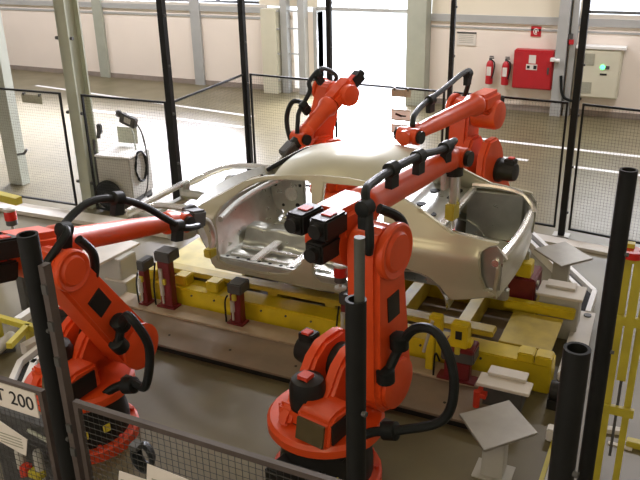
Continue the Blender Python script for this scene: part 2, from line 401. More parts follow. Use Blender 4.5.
# small plates hung on fence rails
def rail_plate(x0, x1, y, z0, z1, label):
    r = thing('rail_plate', label, 'plate', ((x0+x1)/2,y,z0))
    MB().bx(x0,x1,y-.03,y-.022,z0,z1).build('plate', M['ventgrey'], r)
    each('hook', 'dkgrey', r, [lambda k, x=x: k.bx(x,x+.03,y-.034,y+.004,z1-.02,z1+.02) for x in (x0+.03, x1-.06)])
p, q = gy(22,91,8.26), gy(44,104,8.26)
rail_plate(p.x, q.x, 8.26, q.z, 1.82, 'grey plate hung under the top rail of the far left fence panel')
p, q = gy(393,88,10.45), gy(412,97,10.45)
rail_plate(p.x, q.x, 10.42, q.z, p.z, 'grey plate hung on the fence before the bright gate')
for (y0,y1,lb,k_) in ((108,121,'white picture notice on the fence before the gate, upper of two',0),(123,134,'white picture notice on the fence before the gate, lower of two',1)):
    p, q = gy(392,y0,10.44), gy(411,y1,10.44)
    r = thing('notice', lb, 'notice', (p.x,10.42,q.z), 0, 'notices on the gate fence')
    MB().bx(p.x,q.x,10.40,10.404,q.z,p.z).build('sheet', M['thin_paper'], r)
    cz = (p.z+q.z)/2; cx = (p.x+q.x)/2
    MB().bx(p.x+.01,q.x-.01,10.394,10.40,p.z-.02,p.z-.012).bx(p.x+.01,q.x-.01,10.394,10.40,q.z+.012,q.z+.02).build('border', M['ventgrey'], r)
    MB().box((cx-.03,10.397,cz),(.10,.006,.03),rot=Matrix.Rotation(.3,3,'Y')).box((cx+.04,10.397,cz-.01),(.09,.006,.02)).build('picture', M['ink'], r)

# big leaning-looking steel beam and the far column (both plumb)
r = thing('steel_column', 'broad grey green steel column left of the wheeled cart', 'column', (-8.3,8.75,0))
k = MB(); hcol(k, -8.3, 8.75, .20, .3, ZC, .03); k.bx(-8.40,-8.33,8.6,8.9,.02,ZC); k.build('section', M['beam'], r)
each('bolt', 'dkgrey', r, [lambda k, z=z, x=x: k.cyl((x,8.62,z),(x+.04,8.62,z),.025) for z in (.4,1.5,2.6) for x in (-8.46,-8.18)])
r = thing('steel_column', 'pale grey steel column at the far left edge behind the fence', 'column', (-10.15,9.05,0))
k = MB(); k.bx(-10.38,-10.08,8.98,9.16,0,ZC); k.build('section', M['column'], r)
MB().cyl((-10.08,9.0,.55),(-9.88,8.95,.6),.02).cyl((-9.88,8.95,.6),(-9.80,8.95,.68),.02).build('hook', M['dkgrey'], r)

# ================================================================== FRONT FENCE (near the camera)
FY = 2.4
XF, XP, XH = -2.72, -1.03, -.21
def tube_post(x, y, z1, label, r_=.05, inner=None):
    r = thing('tube_post', label, 'post', (x,y,0), 0, 'open topped black tube posts')
    MB().pipe((x,y,.012),(x,y,z1),r_,.012,24).build('tube', M['black_tube'], r)
    MB().bx(x-.1,x+.1,y-.1,y+.1,0,.012).build('foot_plate', M['dkgrey'], r)
    each('bolt', 'dkgrey', r, [lambda k, z=z: k.cyl((x+r_*.9,y-.02,z),(x+r_+.014,y-.025,z),.012,n=10) for z in (z1-.5, z1-1.15)])
    if inner:
        MB().cyl((x+.015,y,z1-.14),(x+.015,y,inner),.021).build('inner_pole', M['pole'], r)
    return r
tube_post(XF, FY+.0, 2.76, 'open topped black tube post at front left beside the number board', .05)
tube_post(XP, FY+.0, 2.76, 'black tube post with thin grey pole rising from it, before front robot', .042, 3.02)
tube_post(XH, FY+.0, 2.74, 'open topped black tube post at lower right corner of the cell', .046)
tube_post(-.235, 4.4, 2.79, 'tall black post at right beside the yellow guard frame', .05)
a, b = (-4.6,FY), (XF-.09,FY)
fence('near wire mesh panel at lower left, with number board', a, b, .1, 1.86, .036, .03, 'rustrail', .0019)
a, b = (XF+.12,FY), (XP-.06,FY)
fence('near wire mesh panel along the bottom between front left post and middle post', a, b, .1, 1.86, .036, .03, 'rustrail', .0019)
# grey upright profile beside the front left post
r = thing('upright_profile', 'slim grey aluminium upright right of the front left black post', 'upright', (XF+.1,FY,0))
MB().bx(XF+.065,XF+.1,FY-.03,FY+.02,.014,2.62).build('profile', M['rustrail'], r)
each('clip', 'dkgrey', r, [lambda k, z=z: k.box((XF+.09,FY-.036,z),(.03,.014,.05)) for z in (2.5,2.3,2.1,1.7,1.55)])
# number board
r = thing('number_board', 'white board lettered T 200 below the front left fence rail', 'sign', (-3.1,FY,1.6))
p, q = gy(-14,379,FY-.04), gy(41,412,FY-.04)
zt = 1.84; zb = zt-.155
MB().bx(-3.22,-2.855,FY-.021,FY-.015,zb,zt).build('board', M['paper'], r)
text('T 200', .118, (-3.015,FY-.0225,(zt+zb)/2), (1,0,0), (0,0,1), 'lettering', M['ink'], r)
# papers hung on the near fence
def sheet(pts, label, Yp, grp='papers on the near fence'):
    P = [gy(x,y,Yp) for x,y in pts]
    r = thing('paper_sheet', label, 'paper', tuple(P[-1]), 0, grp)
    k = MB(); k.prism(P, (0,0,0), (0,.004,0)); k.build('sheet', M['paper'], r)
    c = sum(P, Vector())/len(P); k = MB()
    wx = (max(p.x for p in P)-min(p.x for p in P))*.3
    for i in range(4): k.bx(c.x-wx,c.x+wx,Yp-.003,Yp-.0006,c.z+.03-.02*i,c.z+.036-.02*i)
    k.build('text_lines', M['ventgrey'], r)
sheet([(-8,416),(27,440),(26,456),(20,453),(-8,437)], 'curled white paper hung on the fence below the number board', FY-.006)
sheet([(119,471),(146,480),(146,500),(117,500)], 'white paper at the bottom edge, left of two on the near fence', FY-.006)
sheet([(147,464),(188,480),(187,505),(146,505)], 'white paper at the bottom edge, right of two on the near fence', FY-.006)
# coiled cable hung behind the near fence
r = thing('cable_coil', 'black coiled cable hanging on the near fence above two papers', 'cable', tuple(gy(142,455,FY+.06)))
c = gy(142,458,FY+.07); k = MB()
for j in range(4):
    k.tube([(c.x+(.062-.006*j)*math.cos(t*PI/8), c.y+.012*j, c.z+(.085-.006*j)*math.sin(t*PI/8)) for t in range(17)], .013, n=8, smooth=2)
k.build('coil', M['black'], r)
MB().box((c.x,c.y-.03,c.z+.1),(.05,.06,.03)).build('hook', M['dkgrey'], r)
# gas/air valves below number board
r = thing('valve_rack', 'air valve rack with pale bottles and red caps below the number board', 'valve', (-3.0,FY+.15,0))
P = [gy(24,452,FY+.15), gy(42,456,FY+.15)]
MB().bx(P[0].x-.3,P[1].x+.22,FY+.2,FY+.24,.0,1.45).bx(P[0].x-.3,P[1].x+.22,FY+.16,FY+.2,1.40,1.45).build('rack', M['dkgrey'], r)
for p in P:
    b_ = MB().lathe((p.x,FY+.12,p.z-.1),(0,0,1),[(0,.022),(.01,.03),(.13,.03),(.16,.02)]).build('bottle', M['grey'], r)
    MB().cyl((p.x,FY+.12,p.z-.15),(p.x,FY+.12,p.z-.1),.022).build('cap', M['redcap'] if p is P[0] else M['white'], b_)
p = gy(34,470,FY+.1); MB().box((p.x+.02,FY+.1,p.z-.02),(.10,.06,.05),bev=.01).build('yellow_valve', M['ygreen'], r)
p = gy(26,468,FY+.1); MB().box((p.x,FY+.1,p.z-.01),(.06,.06,.07),bev=.01).build('red_valve', M['redcap'], r)
MB().tube([gy(28,430,FY+.14),gy(50,442,FY+.14),gy(70,452,FY+.12)],.012).tube([gy(55,440,FY+.13),gy(60,462,FY+.12),gy(75,475,FY+.12)],.010).build('pipe', M['column'], r)

# ================================================================== ROBOTS
def robot(loc, rz, label, J3, A, B, J2=(.3,.88), tool='gun', lower=True, seed=0, roll=0.0, upper=None, lowhose=None, pack=True, r2=.25, r3=.18, fr=1.0, out=.55, hs=1.0, packs=None, extra=()):
    """local +X = working direction, local -Y = side that carries the link arm"""
    R = thing('welding_robot', label, 'robot', loc, rz, 'orange welding robots')
    L = lambda mb, n, m_, par=None: mb.build(n, M[m_], par or R, local=True)
    # base
    k = MB().lathe((0,0,0),(0,0,1),[(0,.44),(.085,.44),(.1,.42),(.1,.30)])
    L(k, 'foot_flange', 'rorange')
    each('flange_bolt', 'redcap', R, [lambda k, t_=2*PI*i/12: k.cyl((.40*math.cos(t_),.40*math.sin(t_),.085),(.40*math.cos(t_),.40*math.sin(t_),.13),.02,n=8) for i in range(12)], True)
    k = MB().lathe((0,0,.1),(0,0,1),[(0,.37),(.12,.37),(.2,.35),(.39,.35)]); k.box((-.38,0,.22),(.3,.4,.22),bev=.02)
    b_ = L(k, 'base', 'motor')
    L(MB().box((-.28,-.26,.25),(.09,.02,.06),rz=-.8), 'warning_label', 'yellowlab', b_); L(MB().box((-.1,-.355,.25),(.06,.02,.06),rz=-.25), 'warning_label', 'yellowlab', b_)
    # turntable
    k = MB().lathe((0,0,.49),(0,0,1),[(0,.42),(.03,.455),(.09,.455),(.12,.43),(.13,.2)], 40)
    zf = lambda z: .61+(z-.49)*(J2[1]-.61)/.29
    prof = [(-.36,.49),(-.30,.60),(-.12,.74),(.02,.95),(.16,1.04),(.40,1.04),(.53,.92),(.56,.74),(.46,.56),(.40,.49)]
    k.prism([(x,0,zf(z)) for x,z in prof], (0,-.14,0), (0,.12,0), .03)
    k.prism([(x,0,zf(z)) for x,z in prof], (0,.10,0), (0,.12,0), .03)
    k.box((.02,.06,.68),(.6,.4,.16),bev=.03)
    k.prism([(-.40,0,.61),(-.36,0,.82),(-.28,0,.86),(-.05,0,.84),(-.02,0,.61)], (0,-.30,0), (0,.30,0), .025)   # gearbox box at the back
    L(k, 'turntable', 'orange')
    L(MB().box((-.392,-.15,.72),(.02,.24,.17),rot=Matrix.Rotation(.18,3,'Y')), 'rear_cover', 'cover'); L(MB().box((-.22,-.305,.72),(.24,.02,.16)), 'side_cover', 'motor')
    mo = L(MB().lathe((-.14,.06,.61),(0,0,1),[(0,.14),(.30,.14),(.35,.12),(.37,.06)],20), 'rotation_motor', 'motor')
    L(MB().box((-.16,.06,.99),(.09,.09,.04)), 'motor_label', 'redcap', mo)
    mo = L(MB().lathe((J2[0],.0,J2[1]),(0,1,0),[(0,.16),(.26,.16),(.30,.13),(.42,.12),(.46,.11),(.47,.05)],20).box((J2[0],.38,J2[1]+.12),(.12,.14,.1),bev=.01), 'shoulder_motor', 'motor')
    L(MB().box((J2[0]-.02,.38,J2[1]+.175),(.07,.07,.02)), 'motor_label', 'redcap', mo)
    # link arm
    v2, v3 = Vector((J2[0],0,J2[1])), Vector((J3[0],0,J3[1])); d = (v3-v2).normalized(); n = Vector((-d.z,0,d.x))   # n points backwards-ish
    def hull(r2, r3):
        pts = []
        for i in range(9):
            a_ = PI*i/8; pts.append(v2+n*(r2*math.cos(a_))-d*(r2*math.sin(a_)))
        for i in range(9):
            a_ = PI*i/8; pts.append(v3-n*(r3*math.cos(a_))+d*(r3*math.sin(a_)))
        return pts
    k = MB().prism(hull(r2,r3), (0,-.44,0), (0,.27,0), .05, 3)
    k.lathe(v3+Vector((0,-.44,0)),(0,-1,0),[(d_,r_*r3/.18) for d_, r_ in ((0,.20),(.02,.205),(.05,.205),(.06,.19),(.05,.15),(.055,.14),(.07,.13),(.07,.05))],28)
    la = L(k, 'link_arm', 'orange')
    mid = v2.lerp(v3,.60); ang = math.atan2(d.x,d.z)
    L(MB().box(mid+Vector((0,-.442,0)),(.15,.012,.2),rot=Matrix.Rotation(ang,3,'Y')), 'arm_cutout', 'motor', la)  # dark plate painted in for the shaded cutout in the link
    L(MB().lathe(v2+Vector((0,-.44,0)),(0,-1,0),[(0,.2),(.03,.2),(.04,.17),(.045,.06)],24), 'shoulder_cap', 'orange', la)
    # forearm
    a0, b0 = Vector(A), Vector(B); fd = (b0-a0).normalized()
    fl = (b0-a0).length
    j3c = v3+Vector((0,-.02,0))
    k = MB()
    up = Vector((0,1,0)).cross(fd)*-1
    rotm = Matrix((fd, Vector((0,1,0)), fd.cross(Vector((0,1,0))))).transposed()
    k.lathe(v3+Vector((0,-.14,0)),(0,1,0),[(0,r3*1.05),(.28,r3*1.05),(.32,r3*.95),(.33,.1)],24)
    hc = a0+fd*.36
    k.box(hc,(.46,.31*hs,.25*hs),rot=rotm,bev=.05)
    k.prism([hc-fd*.18+Vector((0,0,-.1)), hc+fd*.2+Vector((0,0,-.1)), v3+fd*.12, v3-fd*.12], (0,-.13,0),(0,.26,0),.02)
    k.lathe(a0+fd*.55,fd,[(0,.12),(.04,.14),(.10,.14),(.16,.115*fr),(fl*.45,.105*fr),(fl-.75,.09*fr),(fl-.72,.105),(fl-.66,.105)],24)
    fa = L(k, 'forearm', 'orange')
    if pack:
        for dy, dz in (packs or ((-.10,.06),(.10,.06),(-.06,-.12))):
            base = a0+fd*.13+Vector((0,dy,0))+fd.cross(Vector((0,1,0)))*dz
            mo = L(MB().box(base-fd*.09,(.26,.15,.15),rot=rotm,bev=.015).cyl(base-fd*.22,base-fd*.26,.05), 'wrist_motor', 'motor')
            L(MB().box(base-fd*.08+fd.cross(Vector((0,1,0)))*.077,(.08,.08,.012),rot=rotm), 'motor_label', 'redcap', mo)
    # wrist
    side = Vector((0,1,0))
    k = MB().lathe(b0-fd*.14,fd,[(0,.10),(.08,.105),(.16,.09),(.2,.06)],20); k.cyl(b0-side*.12,b0+side*.12,.09,n=20)
    L(k, 'wrist', 'orange')
    L(MB().cyl(b0-side*.16,b0-side*.12,.07), 'wrist_cap', 'motor'); L(MB().cyl(b0+side*.12,b0+side*.16,.07), 'wrist_cap', 'motor')
    if tool == 'hang':      # gripper hanging down from the wrist
        dn = Vector((.02,0,-1)).normalized()
        k = MB().cyl(b0+dn*.08,b0+dn*.17,.085)
        L(k, 'tool_flange', 'motor')
        L(MB().cyl(b0+dn*.17,b0+dn*.46,.035).box(b0+dn*.22+Vector((-.06,.05,0)),(.1,.05,.16),bev=.01).bar(b0+dn*.2+Vector((.08,0,0)),b0+dn*.5+Vector((.1,0,0)),.03,.04), 'tool_arm', 'alu')
        L(MB().box(b0+dn*.52,(.13,.09,.16),bev=.012), 'clamp_head', 'ygreen')
        L(MB().cyl(b0+dn*.60+Vector((.02,0,0)),b0+dn*.70+Vector((.02,0,0)),.015), 'tip', 'alu')
    elif tool == 'flange':
        L(MB().cyl(b0+fd*.06,b0+fd*.13,.08), 'tool_flange', 'orange')
    elif tool == 'gun':     # C shaped spot welding gun
        dn = (fd+Vector((0,0,-.55))).normalized()
        k = MB().cyl(b0+fd*.06,b0+fd*.14,.085)
        L(k, 'tool_flange', 'motor')
        L(MB().box(b0+fd*.24+Vector((0,0,.0)),(.22,.16,.18),rot=rotm,bev=.02).tube([b0+fd*.2+Vector((0,.08,.08)),b0+fd*.36+Vector((0,.09,.10)),b0+fd*.44+Vector((0,.04,-.02))],.025), 'gun_body', 'dkgrey')
        L(MB().tube([b0+fd*.3,b0+fd*.42+Vector((0,-.04,-.05)),b0+fd*.46+Vector((0,-.06,-.22)),b0+fd*.40+Vector((0,-.06,-.34))],.028), 'gun_arm', 'alu')
        L(MB().box(b0+fd*.38+Vector((0,-.06,-.37)),(.11,.09,.09),bev=.01), 'clamp_head', 'ygreen')
    # hoses
    if upper is None:
        tp = lambda s_, u_, v_=0: a0+fd*s_+Vector((0,v_,0))+fd.cross(Vector((0,1,0)))*u_
        upper = [v3+Vector((-.05,-.50,-.10)), v3+Vector((-.28,-.47,.12)), tp(.25,.30,-.26), tp(.55,.36,-.2), tp(fl*.55,.30,-.12), tp(fl*.8,.24,-.08), tp(fl-.1,.2,.0), tp(fl+.02,.12,.05)]
        clamps = [tp(.40,.32,-.22), tp(fl*.72,.25,-.09)]
    else:
        upper, clamps = upper
    h = L(MB().tube(upper,.031,10,7), 'arm_hose', 'black')
    for c_ in clamps:
        c_ = Vector(c_)
        L(MB().lathe(c_-fd*.06,fd,[(0,.04),(.01,.056),(.10,.056),(.11,.04)],14).box(c_+fd.cross(Vector((0,1,0)))*-.08,(.1,.06,.12),rot=rotm), 'hose_clamp', 'black')
    for pts in extra: L(MB().tube(pts,.036,10,7), 'ring_hose', 'black')
    if lower:
        c1 = v2.lerp(v3,.34)+Vector((0,-.50,0)); c0 = Vector((.0,-.52,.66))
        pts = lowhose or [v2.lerp(v3,.10)+Vector((-.20,-.46,0)), c1+Vector((-.04,0,-.04)), c1+d*.16+Vector((0,-.12,0)), c1+d*.18+Vector((-.02,-.12-.36*out,0)), c1+Vector((-.06,-.12-.62*out,-.1)), c1+Vector((-.12,-.10-.60*out,-.42)), c0+Vector((.0,-.06-.12*out,.05)), c0+Vector((-.06,.10,-.04)), c0+Vector((-.22,.24,-.22))]
        L(MB().tube(pts,.036,10,7), 'supply_hose', 'black')
        for c_, dd in ((c1+Vector((-.03,-.0,.02)), d), (c0+Vector((0,-.06,.02)), Vector((.1,-1,.3)).normalized()), (v2.lerp(v3,.12)+Vector((-.17,-.46,.03)), d)):
            L(MB().lathe(c_-dd*.06,dd,[(0,.05),(.01,.07),(.11,.07),(.12,.05)],14), 'hose_clamp', 'black')
            L(MB().box(c_+Vector((.02,.05,0)),(.07,.06,.1)), 'clamp_bracket', 'dkgrey')
    return R
def heading(rz_deg): return PI/2 - math.radians(rz_deg)     # degrees from +Y towards +X
FLH = ([(-.50,-.30,1.70),(-.42,-.36,1.88),(-.22,-.38,2.04),(-.12,-.26,2.06),(.18,-.2,2.12),(.45,-.2,2.07),(.72,-.24,1.93),(.95,-.28,1.74),(1.18,-.28,1.57),(1.45,-.22,1.48)], [(-.16,-.30,2.04),(.50,-.2,2.06),(1.1,-.28,1.62)])
FRH = ([(-.02,-.40,2.05),(-.04,-.42,2.14),(-.02,-.40,2.28),(.06,-.32,2.44),(.30,-.24,2.44),(.80,-.16,2.42),(1.2,-.10,2.38),(1.6,-.06,2.32),(1.9,-.02,2.32),(2.02,.06,2.25)], [(.0,-.36,2.36),(.62,-.18,2.43),(1.15,-.10,2.38),(1.72,-.04,2.31)])
FRX = [[(.34,-.34,1.62),(.44,-.38,1.78),(.47,-.40,1.98),(.40,-.38,2.16),(.26,-.30,2.26)]]
FLX = [[(-.12,-.36,1.46),(-.02,-.38,1.62),(.0,-.38,1.80),(-.1,-.36,1.95)]]
robot((-2.15,4.42,0), heading(11), 'large orange robot in the front right, nearest to the car boot', (.20,2.0), (-.10,0,2.14), (2.0,.02,2.15), tool='hang', upper=FRH, extra=FRX)
robot((-4.28,4.05,0), heading(4), 'orange robot at front left, reaching to the car windscreen pillar', (-.30,1.80), (-.62,0,1.96), (1.42,0,1.50), J2=(.3,.85), r2=.185, r3=.14, fr=.88, out=.3, upper=FLH, extra=FLX)
robot((-2.25,9.62,0), heading(192), 'orange robot behind the car boot, right of the bright gate', (.10,1.80), (-.15,0,2.0), (1.98,0,1.93), J2=(.12,1.10), lower=False, tool='flange', r2=.2, fr=.9, hs=.9, packs=[(0,-.10)])
robot((-4.30,9.5,0), heading(205), 'orange robot behind the car roof, before the bright gate', (-.05,1.90), (-.28,0,2.13), (.72,0,1.42), J2=(.25,1.0), lowhose=[(.30,-.5,1.0),(.28,-.80,1.15),(.25,-.92,1.45),(.20,-.82,1.70),(.12,-.60,1.66),(.08,-.48,1.45)], tool='gun', r2=.19, r3=.145, fr=.95, hs=.85, packs=[(-.04,-.08)])

# ================================================================== CAR BODY
CY = 7.08; NEAR = 6.2
car = thing('car_body', 'bare grey metal car body without doors, bonnet or boot lid, on yellow conveyor', 'car', (-3.4,CY,.6))
outer = [(-4.33,.65),(-3.5,.635),(-2.6,.65),(-2.47,.66),(-2.46,.80),(-2.42,.91),(-2.31,1.005),(-2.16,1.055),(-1.96,1.02),(-1.82,.935),(-1.74,.84),(-1.70,.82),(-1.5,.86),(-1.32,.91),(-1.30,.95),(-1.40,.97),(-1.45,1.1),(-1.465,1.32),(-1.40,1.375),(-1.31,1.41),(-1.53,1.43),(-1.75,1.455),(-1.92,1.53),(-2.08,1.61),(-2.35,1.71),(-2.57,1.78),(-2.83,1.80),(-3.15,1.79),(-3.5,1.755),(-3.76,1.715),(-3.98,1.645),(-4.25,1.48),(-4.48,1.345),(-4.60,1.30),(-4.60,1.24),(-4.45,1.20),(-4.39,1.0),(-4.37,.71)]
h1 = [(-4.21,1.375),(-4.1,1.47),(-3.95,1.585),(-3.85,1.635),(-3.73,1.68),(-3.5,1.71),(-3.28,1.725),(-3.23,1.70),(-3.19,1.5),(-3.165,1.19),(-3.21,1.0),(-3.31,.86),(-3.42,.77),(-3.55,.735),(-3.75,.72),(-4.18,.735),(-4.26,.77),(-4.285,.86),(-4.285,1.23)]
h2 = [(-3.085,1.725),(-2.75,1.735),(-2.6,1.70),(-2.47,1.62),(-2.43,1.50),(-2.42,1.32),(-2.52,1.10),(-2.60,.90),(-2.68,.77),(-2.80,.73),(-3.06,.73),(-3.12,.78),(-3.135,.88),(-3.115,1.02),(-3.075,1.21),(-3.08,1.45)]
def pip(p, poly):
    x, z = p; c_ = False; j = len(poly)-1
    for i in range(len(poly)):
        xi, zi = poly[i]; xj, zj = poly[j]
        if (zi > z) != (zj > z) and x < (xj-xi)*(z-zi)/(zj-zi)+xi: c_ = not c_
        j = i
    return c_
def dens(poly, st=.045):
    o = []
    for i in range(len(poly)):
        a_, b_ = Vector(poly[i]), Vector(poly[(i+1)%len(poly)]); n_ = max(1, int((b_-a_).length/st))
        for k_ in range(n_): o.append(tuple(a_.lerp(b_, k_/n_)))
    return o
def sideY(x, z):
    # inward offset from the near plane
    o = 0.0
    if z > 1.22: o += .42*(z-1.22) if z > 1.30 else .42*(z-1.22)**2/.16+.0
    if z < .80: o += .25*(.80-z)
    o += .018*max(0, 1-abs(z-.98)/.25)
    if x > -1.75: o += .22*(x+1.75)**2
    if x < -4.2 and z > 1.25: o += .0
    return o
def side_panel(sgn, name):
    O, A1, A2 = dens(outer), dens(h1), dens(h2)
    pts, edges = [], []
    for pl in (O, A1, A2):
        b0 = len(pts); pts += [Vector(p) for p in pl]; n_ = len(pl)
        edges += [(b0+i, b0+(i+1)%n_) for i in range(n_)]
    x = -4.6
    while x < -1.2:
        z = .62
        while z < 1.82:
            p = (x+random.uniform(-.004,.004), z)
            if pip(p, O) and not pip(p, A1) and not pip(p, A2):
                if min((Vector(p)-q).length for q in pts[:len(O)+len(A1)+len(A2)]) > .02: pts.append(Vector(p))
            z += .045
        x += .045
    vs, es, fs, *_ = delaunay_2d_cdt(pts, edges, [], 0, 1e-5)
    bm = bmesh.new(); side = []
    y_of = lambda v: CY - sgn*((CY-NEAR) - sideY(v.x, v.y))
    bv = [bm.verts.new((v.x, y_of(v), v.y)) for v in vs]
    for f in fs:
        c_ = sum((vs[i] for i in f), Vector((0,0)))/len(f); c_ = (c_.x, c_.y)
        if pip(c_, O) and not pip(c_, A1) and not pip(c_, A2): bm.faces.new([bv[i] for i in f])
    for v in [v for v in bm.verts if not v.link_faces]: bm.verts.remove(v)
    bmesh.ops.recalc_face_normals(bm, faces=bm.faces[:])
    # thickness inwards (box section): extrude the sheet
    ret = bmesh.ops.extrude_face_region(bm, geom=bm.faces[:])
    nv = [g_ for g_ in ret['geom'] if isinstance(g_, bmesh.types.BMVert)]
    for v in nv: v.co.y += sgn*.06
    bmesh.ops.recalc_face_normals(bm, faces=bm.faces[:])
    be = [e for e in bm.edges if len(e.link_faces)==2 and e.calc_face_angle(0) > 1.2]
    bmesh.ops.bevel(bm, geom=be, offset=.012, segments=2, affect='EDGES')
    k = MB(); k.bm.free(); k.bm = bm
    return k.build(name, M['steel'], car, sharp=.75)
side_panel(1, 'side_panel'); side_panel(-1, 'side_panel')
# roof skin
def rail(x):
    pts = [(p[0],p[1]) for p in outer if p[1] > 1.6 and -4.3 < p[0] < -2.2]; pts.sort()
    for (x0,z0),(x1,z1) in zip(pts, pts[1:]):
        if x0 <= x <= x1: return z0+(z1-z0)*(x-x0)/(x1-x0)
    return pts[0][1] if x < pts[0][0] else pts[-1][1]
def grid(fn, nu, nv, name, m_, thick=0.0, par=None):
    k = MB(); vs = [[k.bm.verts.new(fn(i/nu, j/nv)) for j in range(nv+1)] for i in range(nu+1)]
    for i in range(nu):
        for j in range(nv): k.bm.faces.new((vs[i][j], vs[i+1][j], vs[i+1][j+1], vs[i][j+1]))
    o = k.build(name, M[m_], par or car, sharp=.9)
    if thick:
        md = o.modifiers.new('s','SOLIDIFY'); md.thickness = thick; md.offset = 0
    return o
def roof(u, v):
    s_ = v*2-1; bow = (1-s_*s_)
    x0 = -3.66-.05*bow; x1 = -2.50+.16*bow
    x = x0+(x1-x0)*u
    xr = -3.66+(1.16)*u
    zr = rail(xr)
    hw = (CY-NEAR)-sideY(xr, zr)-.025
    crown = .035+.115*math.sin(PI*min(1,.06+u*.86))
    z = zr-.004+crown*(1-abs(s_)**2.4)
    return (x, CY+s_*hw, z)
grid(roof, 22, 26, 'roof_panel', 'steel', .012)
# roof headers
def hdr(u, nm):
    k = MB(); pts = [Vector(roof(u, j/16))-Vector((0,0,.035)) for j in range(17)]
    k.tube(pts, .03, 8, 0); return k.build(nm, M['steel_in'], car)
hdr(.04, 'front_header'); hdr(.97, 'rear_header'); hdr(.5, 'roof_bow')
for s_ in (-1,1):
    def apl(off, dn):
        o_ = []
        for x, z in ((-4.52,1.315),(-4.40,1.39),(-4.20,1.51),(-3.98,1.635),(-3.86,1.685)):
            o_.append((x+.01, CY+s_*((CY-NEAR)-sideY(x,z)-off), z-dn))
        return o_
    MB().tube(apl(.095,.0),.016,8,6).build('windscreen_flange', M['steel_br'], car)  # flange in bright steel, its colour carries the pillar's highlight stripe
    MB().tube(apl(.135,.02),.028,8,6).build('windscreen_shadow', M['hole'], car)  # black tube added for the shaded interior beside the pillar
# cowl, firewall, dash beam
def cowl(u, v):
    s_ = v*2-1; return (-4.60+.14*u-.14*(1-s_*s_), CY+s_*.83, 1.30-.10*u+.02*(1-s_*s_))
grid(cowl, 4, 16, 'cowl_panel', 'steel_in', .02)
grid(lambda u, v: (-4.58+.08*v*(1-u)+(.22*u*u), CY+(v*2-1)*.78, 1.20-.49*u), 8, 12, 'firewall', 'steel_in', .015)
MB().tube([(-4.25,CY-.80,1.22),(-4.32,CY-.3,1.24),(-4.32,CY+.3,1.24),(-4.25,CY+.80,1.22)],.035).build('dash_beam', M['steel_in'], car)
# floor pan with tunnel, cross members and ribs
def pan(u, v):
    x = -4.36+(2.0)*u; s_ = v*2-1; z = .715
    a_ = abs(s_)
    if a_ < .22: z += .15*min(1, (.22-a_)/.08)
    z += .012*math.sin(u*38)*math.sin(a_*14)
    return (x, CY+s_*.80, z)
grid(pan, 40, 40, 'floor_pan', 'steel_in', .008)
each('seat_crossmember', 'steel_br', car, [lambda k, x=x, y=y: k.bx(x-.05,x+.05,CY+y,CY+y+.62,.72,.80,bev=.012) for x in (-3.9,-3.45,-2.95) for y in (-.80,.18)])
for s_ in (-1,1):
    MB().bx(-4.3,-2.5,CY+s_*.80-.04,CY+s_*.80+.04,.66,.80,bev=.015).build('inner_sill', M['steel_in'], car)
each('mounting_hole', 'hole', car, [lambda k, i=i: k.cyl((-4.2+.13*i, NEAR+.10,.798),(-4.2+.13*i,NEAR+.10,.803),.02,n=12) for i in range(7)])
each('mounting_hole', 'hole', car, [lambda k, x=x, z=z: k.cyl((x,NEAR+sideY(x,z)-.004,z),(x,NEAR+sideY(x,z)+.006,z),.018,n=12) for x,z in ((-4.33,1.1),(-4.33,.9),(-3.12,1.35),(-3.16,.95),(-3.14,1.1))])
# stamped holes of the far inner side
each('mounting_hole', 'hole', car, [lambda k, x=x, y=y, z=z, r_=r_: k.cyl((x,CY+y,z),(x,CY+y-.004,z),r_,n=14) for x,y,z,r_ in ((-4.42,.718,1.12,.025),(-4.12,.718,.88,.03),(-4.32,.718,.86,.02),(-4.08,.718,1.14,.02))])
each('floor_bead', 'steel_br', car, [lambda k, x=x, y=y: k.box((x,CY+y,.742),(.34,.05,.03),bev=.01) for x in (-4.1,-3.68,-3.2) for y in (-.6,-.38,.38,.6)])
# far inner panels seen through the front door opening
k = MB().bx(-4.5,-4.02,CY+.72,CY+.77,.78,1.22,bev=.02); k.build('kick_panel', M['steel_in'], car)
k = MB().lathe((-4.2,CY+.718,1.02),(0,-1,0),[(0,.09),(.012,.085),(.012,.06)],20); k.build('speaker_ring', M['steel_br'], car)
MB().lathe((-4.2,CY+.714,1.02),(0,-1,0),[(0,.055),(.002,.055)],20).build('speaker_hole', M['hole'], car)
# rear seat bulkhead, parcel shelf, boot
def bulk(u, v): s_ = v*2-1; return (-2.50+.10*u, CY+s_*.72, .76+.62*u)
grid(bulk, 6, 10, 'rear_bulkhead', 'steel_in', .015)
grid(lambda u, v: (-2.42+.46*u, CY+(v*2-1)*.70, 1.39-.015*math.sin(u*9)), 10, 12, 'parcel_shelf', 'steel_in', .015)
each('shelf_opening', 'hole', car, [lambda k, x=x, y=y: k.cyl((x,CY+y,1.392),(x,CY+y,1.402),.055,n=16) for (x, y) in ((-2.3,-.45),(-2.3,.0),(-2.3,.45),(-2.12,-.25),(-2.12,.3),(-2.08,.55),(-2.1,-.52))])
MB().bx(-1.97,-1.90,CY-.68,CY+.68,1.35,1.42,bev=.015).build('shelf_edge', M['steel_br'], car)
grid(lambda u, v: (-2.40+1.10*u, CY+(v*2-1)*.66, .84+.03*math.sin(v*12)*math.sin(u*8)), 12, 12, 'boot_floor', 'steel_in', .01)
def backp(u, v):
    s_ = v*2-1; z = .88+.34*u; return (-1.265-.05*s_*s_-.03*math.sin(u*PI*2)*.3-.04*(1-u)*0, CY+s_*.80, z)
grid(backp, 8, 20, 'rear_panel', 'steel', .03)
k = MB().tube([Vector(backp(1, j/14))+Vector((-.02,0,.01)) for j in range(15)], .036, 8, 0); k.build('rear_panel_flange', M['steel_br'], car)
